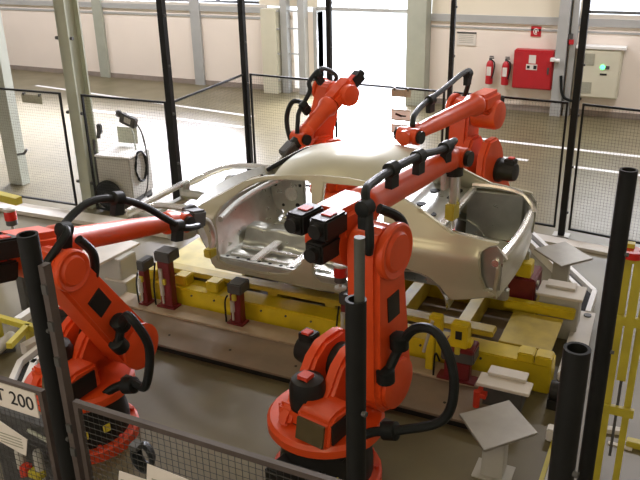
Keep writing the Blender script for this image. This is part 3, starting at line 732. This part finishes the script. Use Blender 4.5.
for s_ in (-1,1):      # boot opening gutters along each quarter panel
    pts = [(-1.96,CY+s_*.70,1.43),(-1.7,CY+s_*.735,1.425),(-1.45,CY+s_*.725,1.39),(-1.33,CY+s_*.70,1.30),(-1.28,CY+s_*.66,1.22)]
    MB().tube(pts,.034,8,6).build('boot_gutter', M['steel_br'], car)
    MB().prism([(-1.47,0,1.33),(-1.34,0,1.39),(-1.27,0,1.30),(-1.28,0,.95),(-1.42,0,.97),(-1.46,0,1.1)], (0,CY+s_*.76-.01,0), (0,.02,0), .004).build('lamp_pocket', M['steel_in'], car)
    MB().bx(-2.0,-1.4,CY+s_*.68-.015,CY+s_*.68+.015,.85,1.38,bev=.008).build('boot_side_panel', M['steel_in'], car)
    # wheel housing
    def wh(u, v): 
        a_ = PI*u; return (-2.10+.36*math.cos(a_), CY+s_*(.86-.22*v), .70+.34*math.sin(a_))
    grid(wh, 14, 3, 'wheel_housing', 'steel_in', .012)
    MB().bx(-1.55,-1.25,CY+s_*.5-.05,CY+s_*.5+.05,.74,.86,bev=.015).build('rear_rail', M['steel_in'], car)
# front structure
for s_ in (-1,1):
    MB().tube([(-4.40,CY+s_*.42,.72),(-4.6,CY+s_*.44,.80),(-4.8,CY+s_*.45,.90),(-5.2,CY+s_*.45,.92),(-5.62,CY+s_*.45,.92)],.06,8,5).build('front_rail', M['steel_in'], car)
    MB().tube([(-4.52,CY+s_*.80,1.28),(-4.8,CY+s_*.80,1.28),(-5.12,CY+s_*.775,1.24),(-5.38,CY+s_*.73,1.14),(-5.55,CY+s_*.67,1.05),(-5.66,CY+s_*.58,1.0)],.038,8,6).build('upper_rail', M['steel_br'], car)
    def apron(u, v):
        x = -4.74-.36*u; zt = 1.20-.05*u*u; return (x, CY+s_*(.74-.24*v-.03*u), zt+(.90-zt)*v)
    grid(apron, 8, 5, 'inner_apron', 'steel_in', .012)
    MB().lathe((-4.92,CY+s_*.60,.86),(0,0,1),[(0,.17),(.26,.15),(.32,.13),(.33,.06)],20).build('strut_tower', M['steel_in'], car)
    MB().lathe((-4.92,CY+s_*.60,1.19),(0,0,1),[(0,.05),(.004,.05)],16).build('strut_hole', M['hole'], car)
    MB().bx(-5.70,-5.60,CY+s_*.52-.06,CY+s_*.52+.06,.80,1.05,bev=.015).build('radiator_support', M['steel_in'], car)
MB().bx(-5.70,-5.62,CY-.60,CY+.60,1.0,1.06,bev=.015).build('lock_carrier', M['steel_br'], car)
MB().bx(-5.72,-5.62,CY-.58,CY+.58,.78,.86,bev=.015).build('front_crossmember', M['steel_in'], car)

# ================================================================== CONVEYOR
cv = thing('skid_conveyor', 'long yellow conveyor bed carrying the car body', 'conveyor', (-3.4,CY,0))
YN, YFAR = 6.26, 7.9
for s_, y in ((-1,6.40),(1,7.76)):
    MB().bx(-5.45,-.75 if s_ < 0 else -1.15,y-.13,y+.13,.0,.30,bev=.012).build('side_beam', M['yellow'], cv)
    each('beam_bolt', 'dkgrey', cv, [lambda k, i=i: k.cyl((-5.3+.3*i,y+s_*.128,.235),(-5.3+.3*i,y+s_*.142,.235),.012,n=8) for i in range(14)])
MB().bx(-5.4,-1.35,6.50,6.66,.34,.40,bev=.01).build('slide_rail', M['yellowd'], cv)
MB().bx(-5.4,-1.35,7.50,7.66,.34,.40,bev=.01).build('slide_rail', M['yellowd'], cv)
each('cross_beam', 'yellowd', cv, [lambda k, x=x: k.bx(x-.06,x+.06,6.53,7.63,.12,.34) for x in (-5.2,-4.5,-3.8,-3.1,-2.4,-1.7)])
MB().bx(-1.30,-.80,6.53,7.22,.285,.31,bev=.006).build('end_cover', M['yellowd'], cv)
MB().bx(-1.42,-.70,7.24,7.34,.30,.40,bev=.012).build('end_bar', M['yellow'], cv)
each('end_block', 'yellow', cv, [lambda k, x=x: k.bx(x,x+.15,6.24,6.40,.302,.40,bev=.012) for x in (-1.06,-.90)])
MB().bx(-5.42,-4.3,6.67,7.49,.34,.365,bev=.01).build('front_cover', M['pale_yel'], cv)
for i in range(3):
    MB().box((-5.3+.42*i,6.40,.36),(.16,.16,.12),bev=.012).build('roller_block', M['yellow'], cv)
MB().bx(-5.4,-1.2,6.54,7.60,.0,.08).build('drip_tray', M['deck'], cv)
r = thing('cover_plank', 'pale plank strip along the near side of the yellow conveyor', 'plank', (-3.4,6.1,.1))
MB().bx(-5.6,-1.3,5.95,6.22,.101,.125,bev=.004).build('plank', M['plank'], r)
r = thing('platform', 'long low brown grey platform in front of the conveyor', 'platform', (-3.4,5.8,0))
MB().bx(-5.6,-1.0,5.42,6.24,.075,.10,bev=.004).build('deck_plate', M['deck'], r)
each('support_rail', 'motor', r, [lambda k, y=y: k.bx(-5.6,-1.0,y,y+.04,0,.075) for y in (5.46,6.16)])  # black of these rails paints the shadow gap under the deck edge
each('screw', 'hole', r, [lambda k, i=i: k.cyl((-5.3+.75*i,5.62,.098),(-5.3+.75*i,5.62,.104),.014,n=10) for i in range(6)])
# clamp posts (dark red)
def clamp_post(x, y, z1, label, w_=.13, extra=True, base=.126):
    r = thing('clamp_post', label, 'clamp', (x,y,base), 0, 'dark red clamp posts')
    MB().bx(x-w_/2,x+w_/2,y-.05,y+.05,base,z1-.12,bev=.008).bx(x-w_*.75,x+w_*.75,y-.08,y+.06,base,base+.02).build('column', M['darkred'], r)
    MB().box((x,y+.04,z1-.06),(w_*1.3,.2,.12),bev=.012).build('clamp_head', M['dkgrey'], r)
    MB().cyl((x-w_*.2,y-.06,base+.15),(x-w_*.2,y-.06,z1-.2),.024).cyl((x-w_*.2,y-.06,base+.05),(x-w_*.2,y-.06,base+.15),.012).build('air_cylinder', M['grey'], r)
    MB().tube([(x-w_*.9,y-.06,base+.01),(x-w_*.85,y-.07,base+.25),(x-w_*.7,y-.04,z1-.15)],.01,8,5).build('air_hose', M['black'], r)
    if extra:
        MB().box((x,y-.058,base+.32),(.05,.03,.07),bev=.006).build('valve', M['ygreen'], r)
    return r
clamp_post(-4.0,6.12,.60,'dark red clamp post under the open front door sill')
clamp_post(-4.92,6.14,.80,'dark red clamp post left of the car, near the front left robot arm',.16)
clamp_post(-5.2,6.10,.66,'slim dark red clamp post leftmost beside the yellow conveyor',.08)
clamp_post(-2.72,6.12,.74,'dark red clamp post under the small red lamp',.10)
clamp_post(-3.4,7.98,.62,'dark red clamp post on the far side of the car',.12, base=0)
r = clamp_post(-1.55,6.02,.44,'wide dark red clamp stand near the rear wheel arch with yellow head',.24)
MB().bx(-1.70,-1.40,5.96,6.18,.42,.47,bev=.01).build('side_plate', M['darkred'], r)
k = MB().bx(-1.63,-1.47,5.98,6.1,.46,.70,bev=.01).bx(-1.66,-1.44,6.0,6.12,.47,.53,bev=.01); k.build('clamp_block', M['yellow'], r)
MB().bx(-1.58,-1.52,5.97,5.985,.56,.64).build('slot', M['hole'], r)
r = thing('clamp_post', 'yellow support post under the car rear wheel arch', 'clamp', (-1.85,6.1,.1))
MB().bx(-1.88,-1.80,6.05,6.13,.104,.50,bev=.008).bx(-1.86,-1.74,6.05,6.15,.50,.70,bev=.01).build('column', M['yellow'], r)
MB().cyl((-1.9,6.06,.3),(-1.82,6.04,.66),.016).build('air_cylinder', M['grey'], r)
r = thing('locating_block', 'dark red block standing behind the car tail', 'block', (-1.2,7.5,.4))
MB().bx(-1.42,-1.14,7.40,7.80,.302,.60,bev=.015).build('block', M['darkred'], r)
MB().bx(-1.36,-1.2,7.42,7.60,.60,.76,bev=.01).build('clamp_block', M['yellow'], r)
each('fitting', 'alu', r, [lambda k, z=z: k.cyl((-1.15,7.5,z),(-1.12,7.5,z),.03) for z in (.42,.53)])
r = thing('step_cover', 'pale stepped cover plate below the yellow conveyor end', 'cover', (-1.05,5.9,0))
MB().bx(-1.30,-.84,5.70,5.90,.30,.33,bev=.005).build('lower_plate', M['offwhite'], r)
MB().bx(-1.24,-.90,5.86,6.0,.33,.36,bev=.005).build('upper_plate', M['offwhite'], r)
MB().bx(-1.24,-.9,5.74,5.96,.102,.30).build('frame', M['dkgrey'], r)
k = MB().cyl((-1.28,5.68,.102),(-1.28,5.68,.26),.03).bx(-1.29,-1.2,5.67,5.8,.2,.24); k.build('red_knob', M['redcap'], r)

# signal lamps
def lamp(x, y, z0, zb, label):
    r = thing('signal_lamp', label, 'lamp', (x,y,z0), 0, 'red signal lamps')
    MB().cyl((x,y,z0),(x,y,zb),.018).lathe((x,y,z0),(0,0,1),[(0,.06),(.02,.06),(.03,.035)],16).build('stem', M['grey'], r)
    MB().cyl((x,y,zb),(x,y,zb+.06),.062).build('socket', M['dkgrey'], r)
    MB().lathe((x,y,zb+.06),(0,0,1),[(0,.066),(.10,.066),(.115,.055)],18).build('lens', M['redlens'], r)
    MB().lathe((x,y,zb+.165),(0,0,1),[(0,.072),(.02,.072),(.028,.05)],18).build('cap', M['alu'], r)
p = gy(339,300,6.12); lamp(p.x, 6.16, .742, gy(339,281,6.16).z, 'red signal lamp on a short stem in front of the rear door opening')
p = gy(15,240,5.6); lamp(p.x, 5.6, .62, gy(15,225,5.6).z, 'red signal lamp at the far left edge below a yellow bar')
r = thing('lamp_stand', 'grey stand that carries the left red signal lamp', 'stand', (p.x,5.6,0))
MB().bx(p.x-.05,p.x+.05,5.55,5.65,0,.6).bx(p.x-.15,p.x+.15,5.5,5.7,.6,.618).build('stand', M['dkgrey'], r)
r = thing('guard_bar', 'yellow square bar reaching in at the left edge above the red lamp', 'bar', tuple(gy(8,200,6.2)))
q0, q1 = gy(-25,190,6.2), gy(19,201,6.2)
MB().bar(q0,q1,.1,.09).build('bar', M['ygreen'], r)
MB().bx(q0.x-.05,q0.x+.05,6.15,6.25,0,q0.z+.04).build('upright', M['ygreen'], r)

# ================================================================== RIGHT SIDE OF THE CELL
def pedestal(pts, z, label, tilt=0):
    P = [gz(x,y,z) for x,y in pts]; c = sum(P,Vector())/4
    r = thing('sensor_pedestal', label, 'pedestal', (c.x,c.y,0), 0, 'steel topped pedestals')
    MB().prism(P, (0,0,0), (0,0,.022), .004).build('top_plate', M['plate'], r)
    MB().bx(c.x-.085,c.x+.085,c.y-.085,c.y+.085,.012,z,bev=.006).build('post', M['grey'], r)
    MB().bx(c.x-.15,c.x+.15,c.y-.12,c.y+.12,0,.012).build('foot_plate', M['grey'], r)
    return c
pedestal([(459,416),(509,402),(538,435),(484,453)], .45, 'steel topped grey pedestal in the lower right foreground')
pedestal([(534,250),(565,243),(593,260),(561,268)], .62, 'steel topped grey pedestal behind the white box at right')
r = thing('junction_box', 'white box with lid beside the yellow conveyor end', 'box', (-.88,7.5,0))
P = [gz(x,y,.5) for x,y in ((538,279),(582,287),(580,293),(540,284))]
MB().bx(-1.08,-.68,7.36,7.64,.0,.47,bev=.01).build('body', M['grey'], r)
MB().bx(-1.11,-.65,7.33,7.67,.47,.50,bev=.006).bx(-1.05,-.75,7.5,7.66,.50,.53,bev=.006).build('lid', M['offwhite'], r)
each('gland', 'dkgrey', r, [lambda k, y=y: k.cyl((-1.11,y,.2),(-1.08,y,.2),.025) for y in (7.42,7.5)])
# cable channel around the cell
def channel(pts, label, grp='floor cable channels'):
    r = thing('cable_channel', label, 'channel', (pts[0][0],pts[0][1],0), 0, grp)
    a_, b_, c_ = MB(), MB(), MB()
    for p, q in zip(pts, pts[1:]):
        p, q = Vector((*p,0)), Vector((*q,0)); d = (q-p).normalized(); n = Vector((-d.y,d.x,0)); Z = Vector((0,0,1))
        a_.bar(p+n*.07+Z*.06-d*.02, q+n*.07+Z*.06+d*.02, .055, .12); b_.bar(p-n*.07+Z*.06-d*.02, q-n*.07+Z*.06+d*.02, .055, .12)
        c_.bar(p+Z*.035, q+Z*.035, .08, .05)
    a_.build('side_wall', M['white'], r); b_.build('side_wall', M['white'], r); c_.build('cable_bed', M['hole'], r)
channel([(-1.80,10.05),(-.70,8.42),(-.70,7.9)], 'white sided floor cable channel bending behind the white box at right')
r = thing('duct_cover', 'pale flat cover plate on the floor right of the white box', 'cover', (-.62,7.5,0))
k = MB().prism([(-.75,7.88,.0),(-.55,7.88,.0),(-.50,6.5,.0),(-.72,6.5,.0)],(0,0,.09),(0,0,.02),.003); k.build('plate', M['offwhite'], r)
MB().bx(-.69,-.56,6.55,7.8,0,.09).build('riser', M['dkgrey'], r)
MB().cyl((-.62,7.78,.11),(-.62,7.78,.125),.04).build('plug', M['dkgrey'], r)
r = thing('floor_rail', 'pale edge rail with yellow strip on the floor at right, towards the corner post', 'rail', (-.5,5,0))
MB().bx(-.56,-.46,3.4,6.4,0,.03).build('rail', M['grey'], r)
MB().bx(-.60,-.565,3.4,6.4,0,.025).build('yellow_strip', M['ygreen'], r)
# cell floor electrics by the step cover
r = thing('motor_unit', 'dark drive motor with pale bracket right of the conveyor end', 'motor', (-.62,6.2,0))
MB().cyl((-.72,6.12,.16),(-.48,6.12,.16),.09).box((-.6,6.12,.05),(.26,.16,.1)).build('housing', M['motor'], r)
MB().box((-.62,6.3,.22),(.14,.06,.10),bev=.01).build('bracket', M['white'], r)
k = MB().box((-.58,5.62,.06),(.14,.1,.12),bev=.01); tag(k.build('floor_socket', M['white']), 'small white socket box on the floor beside the corner post', 'socket')

# yellow guard frame at far right
def guard():
    YG = 5.2
    r = thing('safety_guard', 'yellow ladder like guard frame right of the tall black post', 'frame', (-.02,YG,0))
    xa, xb = gy(602,440,YG).x, gy(627,409,YG).x
    zt_ = gy(612,240,YG).z
    MB().bx(xa-.024,xa+.024,YG-.024,YG+.024,.0,zt_).build('upright', M['ygreen'], r)
    MB().bx(xb-.024,xb+.024,YG-.024,YG+.024,.0,zt_+.12).build('upright', M['ygreen'], r)
    z1_, z2_ = gy(615,316,YG).z, gy(608,405,YG).z
    MB().bx(xa-.06,xb+.6,YG-.06,YG-.03,z1_-.035,z1_+.035).build('rail', M['ygreen'], r)
    MB().bx(xa-.06,xb+.05,YG-.06,YG-.03,z2_-.035,z2_+.035).build('rail', M['ygreen'], r)
    MB().bx(xa+.06,xa+.08,YG-.02,YG+.0,.3,zt_).build('sensor_strip', M['dkgrey'], r)
    c = gy(640,258,YG-.05)
    b_ = MB().box((c.x,YG-.05,c.z-.02),(.24,.08,.03),bev=.005).build('button_box', M['ygreen'], r)
    MB().cyl((c.x-.05,YG-.05,c.z),(c.x-.05,YG-.05,c.z+.05),.07).build('stop_button', M['redlens'], b_)
    MB().bx(c.x-.03,c.x+.03,YG-.07,YG-.02,1.0,c.z-.03).build('button_arm', M['ygreen'], r)
guard()
k = MB()
p = gz(612,432); q = gz(606,437)
k = MB().box((p.x,p.y,.02),(.14,.06,.04),rz=.2); tag(k.build('floor_bracket', M['offwhite']), 'small pale bracket on the floor behind the yellow guard frame', 'bracket')
p, q = gz(608,443), gz(632,450)
tag(MB().bar(p+Vector((0,0,.006)),q+Vector((0,0,.006)),.04,.012).build('floor_strip', M['offwhite']), 'short pale strip on the floor at lower right edge', 'strip')
p = gz(636,447); tag(MB().box((p.x,p.y,.03),(.16,.08,.06),bev=.008).build('floor_block', M['ygreen']), 'small yellow block on the floor at the right edge', 'block')

# ================================================================== LEFT SIDE
# wheeled welding cart
cx, cy = -7.85, 9.05
r = thing('welding_cart', 'white wheeled welding machine cart in front of the fence', 'cart', (cx,cy,0))
RZ = .12
def rb(mb, c, s_, bev=0): return mb.box((cx+c[0]*math.cos(RZ)-c[1]*math.sin(RZ), cy+c[0]*math.sin(RZ)+c[1]*math.cos(RZ), c[2]), s_, rz=RZ, bev=bev)
def rp(x, y, z): return (cx+x*math.cos(RZ)-y*math.sin(RZ), cy+x*math.sin(RZ)+y*math.cos(RZ), z)
rb(MB(), (0,0,.48), (.60,.62,.66), .02).build('housing', M['grey'], r)
rb(MB(), (0,0,.825), (.62,.64,.03), .006).build('top_cover', M['white'], r)
rb(MB(), (0,0,.11), (.54,.56,.08)).build('chassis', M['dkgrey'], r)
for x in (-.22,.22):
    MB().cyl(rp(x,.25,.06),rp(x+.04,.25,.06),.06).build('castor', M['black'], r)
wl = MB().lathe(rp(-.08,-.36,.24),rp(0,-1,0)and(math.sin(RZ),-math.cos(RZ),0),[(0,.19),(.02,.23),(.06,.23),(.08,.19),(.07,.12),(.09,.06)],28).build('wheel', M['black'], r)
MB().lathe(rp(-.08,-.44,.24),(math.sin(RZ),-math.cos(RZ),0),[(0,.05),(.03,.045)],14).build('hub', M['dkgrey'], wl)
MB().tube([rp(-.36,-.2,.1),rp(-.38,-.2,.6),rp(-.36,-.2,1.05)],.02).build('handle', M['dkgrey'], r)
MB().tube([rp(.3+.012*(j%3),-.02+.15*math.sin(j*PI/8)+.01*(j//16),.62+.24*math.cos(j*PI/8)) for j in range(42)],.013,6,2).build('cable_loop', M['black'], r)
k = MB().tube([rp(.18,.1,.84),rp(.16,.1,1.1),rp(.12,.08,1.3)],.012).build('pendant_arm', M['column'], r)
pe = MB().box(rp(.14,.05,1.32),(.30,.10,.16),rot=Matrix.Rotation(.3,3,'Y'),bev=.02).box(rp(-.02,.05,1.42),(.1,.08,.1),bev=.02).build('control_pendant', M['dkgrey'], r)
MB().box(rp(.15,-.005,1.33),(.12,.01,.08),rot=Matrix.Rotation(.3,3,'Y')).build('screen', M['grey'], pe)
MB().tube([rp(.28,.05,1.28),rp(.36,.05,1.1),rp(.40,.05,.7),rp(.38,.0,.3),rp(.3,0,.12)],.012).build('pendant_cable', M['dkgrey'], r)
MB().tube([rp(-.34,-.1,1.05),rp(-.3,-.1,1.25)],.03).box(rp(-.30,-.1,1.2),(.08,.08,.16),bev=.02).build('torch_holder', M['dkgrey'], r)
rb(MB(), (-.1,.34,1.0), (.36,.015,.26)).build('rear_panel', M['ventgrey'], r)
# floor kerb in front of the fence
r = thing('floor_kerb', 'pale flat kerb strip on the floor below the left fence', 'kerb', (-8,8,0))
MB().bar((-12.0,7.93,.03),(-6.3,8.17,.03),.30,.06).build('strip', M['offwhite'], r)
r = thing('floor_kerb', 'pale flat kerb strip on the floor below the right rear fence', 'kerb', (-1,9.9,0))
MB().bar((-1.75,10.02,.02),(1.0,9.72,.02),.22,.04).build('strip', M['offwhite'], r)
# left front channel, plates and bars
p0, p1, p2 = gz(14,392,.1), gz(27,362,.1), gz(52,342,.1)
channel([(p0.x,p0.y),(p1.x,p1.y),(p2.x,p2.y)], 'white sided floor cable channel bending behind the front left post')
r = thing('floor_guide', 'yellow T shaped guide bar low at the left edge', 'bar', tuple(gz(20,325,.25)))
q0, q1, q2, q3 = gz(-4,317,.25), gz(45,331,.25), gz(28,326,.25), gz(9,346,.25)
MB().bar(q0,q1,.06,.06).bar(q2,q3,.06,.06).build('bar', M['ygreen'], r)
MB().bx(q2.x-.03,q2.x+.03,q2.y-.03,q2.y+.03,0,.22).bx(q0.x-.03,q0.x+.03,q0.y-.03,q0.y+.03,0,.22).build('foot', M['ygreen'], r)
tag(MB().bar(gz(18,321,.1),gz(33,311,.1),.09,.08).build('floor_tube', M['white']), 'pale tube lying behind the yellow T shaped bar', 'tube')
r = thing('roller_unit', 'pale roller unit at the left edge before the yellow bar', 'roller', tuple(gz(4,344,.12)))
MB().cyl(gz(-6,352,.12),gz(12,336,.12),.06).build('roller', M['grey'], r); MB().box(gz(0,348,.05),(.3,.12,.08),rz=.8).build('frame', M['dkgrey'], r)
tag(MB().bar(gz(24,350,.08),gz(46,338,.08),.10,.12).build('floor_tube', M['offwhite']), 'short pale rail behind the cable channel by the front left post', 'tube')
P = [gz(x,y,.35) for x,y in ((52,322),(68,306),(70,330),(57,338))]
r = thing('white_panel', 'white upright panel between front left post and orange robot', 'panel', tuple(P[0]))
q = gz(62,338,0); MB().box((q.x,q.y+.1,.22),(.26,.02,.42),rz=.2).build('sheet', M['white'], r); MB().box((q.x,q.y+.14,.15),(.04,.05,.3)).build('stand', M['grey'], r)
# pale fixture table left of car front
r = thing('fixture_table', 'pale flat fixture plate left of the conveyor under the front left robot arm', 'table', (-5.6,5.9,0))
P = [gz(x,y,.5) for x,y in ((80,249),(124,240),(140,245),(96,268))]
MB().prism(P,(0,0,0),(0,0,.03),.004).build('top_plate', M['offwhite'], r)
c = sum(P,Vector())/4
MB().bx(c.x-.3,c.x+.3,c.y-.2,c.y+.1,.12,.5,bev=.01).build('box', M['grey'], r)
MB().bx(c.x-.25,c.x+.25,c.y-.15,c.y+.1,0,.12).build('foot', M['dkgrey'], r)
P = [gz(x,y,.52) for x,y in ((108,254),(118,249),(122,252),(111,259))]
# grey cover box by left clamps
r = thing('control_box', 'small grey box left of the dark red clamp post', 'box', tuple(gz(118,298,0)))
q = gz(118,298,0); MB().bx(q.x-.15,q.x+.15,q.y,q.y+.2,0,.22,bev=.01).build('body', M['grey'], r); MB().bx(q.x-.16,q.x+.16,q.y-.01,q.y+.21,.22,.24).build('lid', M['offwhite'], r)

# ================================================================== LIGHT
wd = bpy.data.worlds.new('sky'); sc.world = wd; wd.use_nodes = True
bgn = wd.node_tree.nodes['Background']; bgn.inputs[0].default_value = (.80,.88,1.0,1); bgn.inputs[1].default_value = 5.0
def area(name, loc, rot, sx, sy, e, col):
    l = bpy.data.lights.new(name,'AREA'); l.shape = 'RECTANGLE'; l.size = sx; l.size_y = sy; l.energy = e; l.color = col
    o = bpy.data.objects.new(name, l); C.objects.link(o); o.location = loc; o.rotation_euler = rot; return o
# daylight entering through the gate and the window bands
def aim(d): return Vector(d).to_track_quat('-Z','Y').to_euler()
a = area('gate_daylight', ((DX0+DX1)/2, W+.34, 1.05), aim((.12,-1,-.30)), DX1-DX0, 2.0, 600, (.90,.89,1)); a.data.spread = math.radians(110)
a = area('gate_daylight', ((DX0+DX1)/2, W+.34, 4.2), aim((.15,-1,-.20)), DX1-DX0, 3.8, 700, (.90,.90,1)); a.data.spread = math.radians(80)
a = area('window_daylight', (-15.6, W+.36, 2.95), aim((.20,-1,-.36)), 8.0, 1.4, 2100, (.87,.86,1)); a.data.spread = math.radians(50)
a = area('window_daylight', (0, W+.36, 2.95), aim((0,-1,-.35)), 4.4, 1.4, 120, (.95,.95,1))
# hall lamps above the aisle and the cell
for x in (-19,-13,-6.5,.5): area('aisle_lamp', (x,14.2,ZC-.12), (0,0,0), 3.0, .4, 310, (1,.955,1))
for x in (-6,-2.5): area('cell_lamp', (x,7.2,ZC-.12), (0,0,0), 2.4, .4, 34, (1,.86,.56))
for x in (-5,0.5): area('camera_side_fill', (x,-2.0,ZC-.3), aim((-.1,.75,-.65)), 3.0, .6, 100, (1,.84,.52))  # unseen fill lights behind the camera, added to brighten camera-facing sides

vs = sc.view_settings; vs.view_transform = 'Standard'; vs.look = 'None'; vs.gamma = 1.0; vs.exposure = 0.0
try: vs.use_curve_mapping = False
except Exception: pass
sc.cycles.use_denoising = True
sc.cycles.max_bounces = 6; sc.cycles.diffuse_bounces = 3; sc.cycles.glossy_bounces = 3
sc.cycles.sample_clamp_indirect = 6
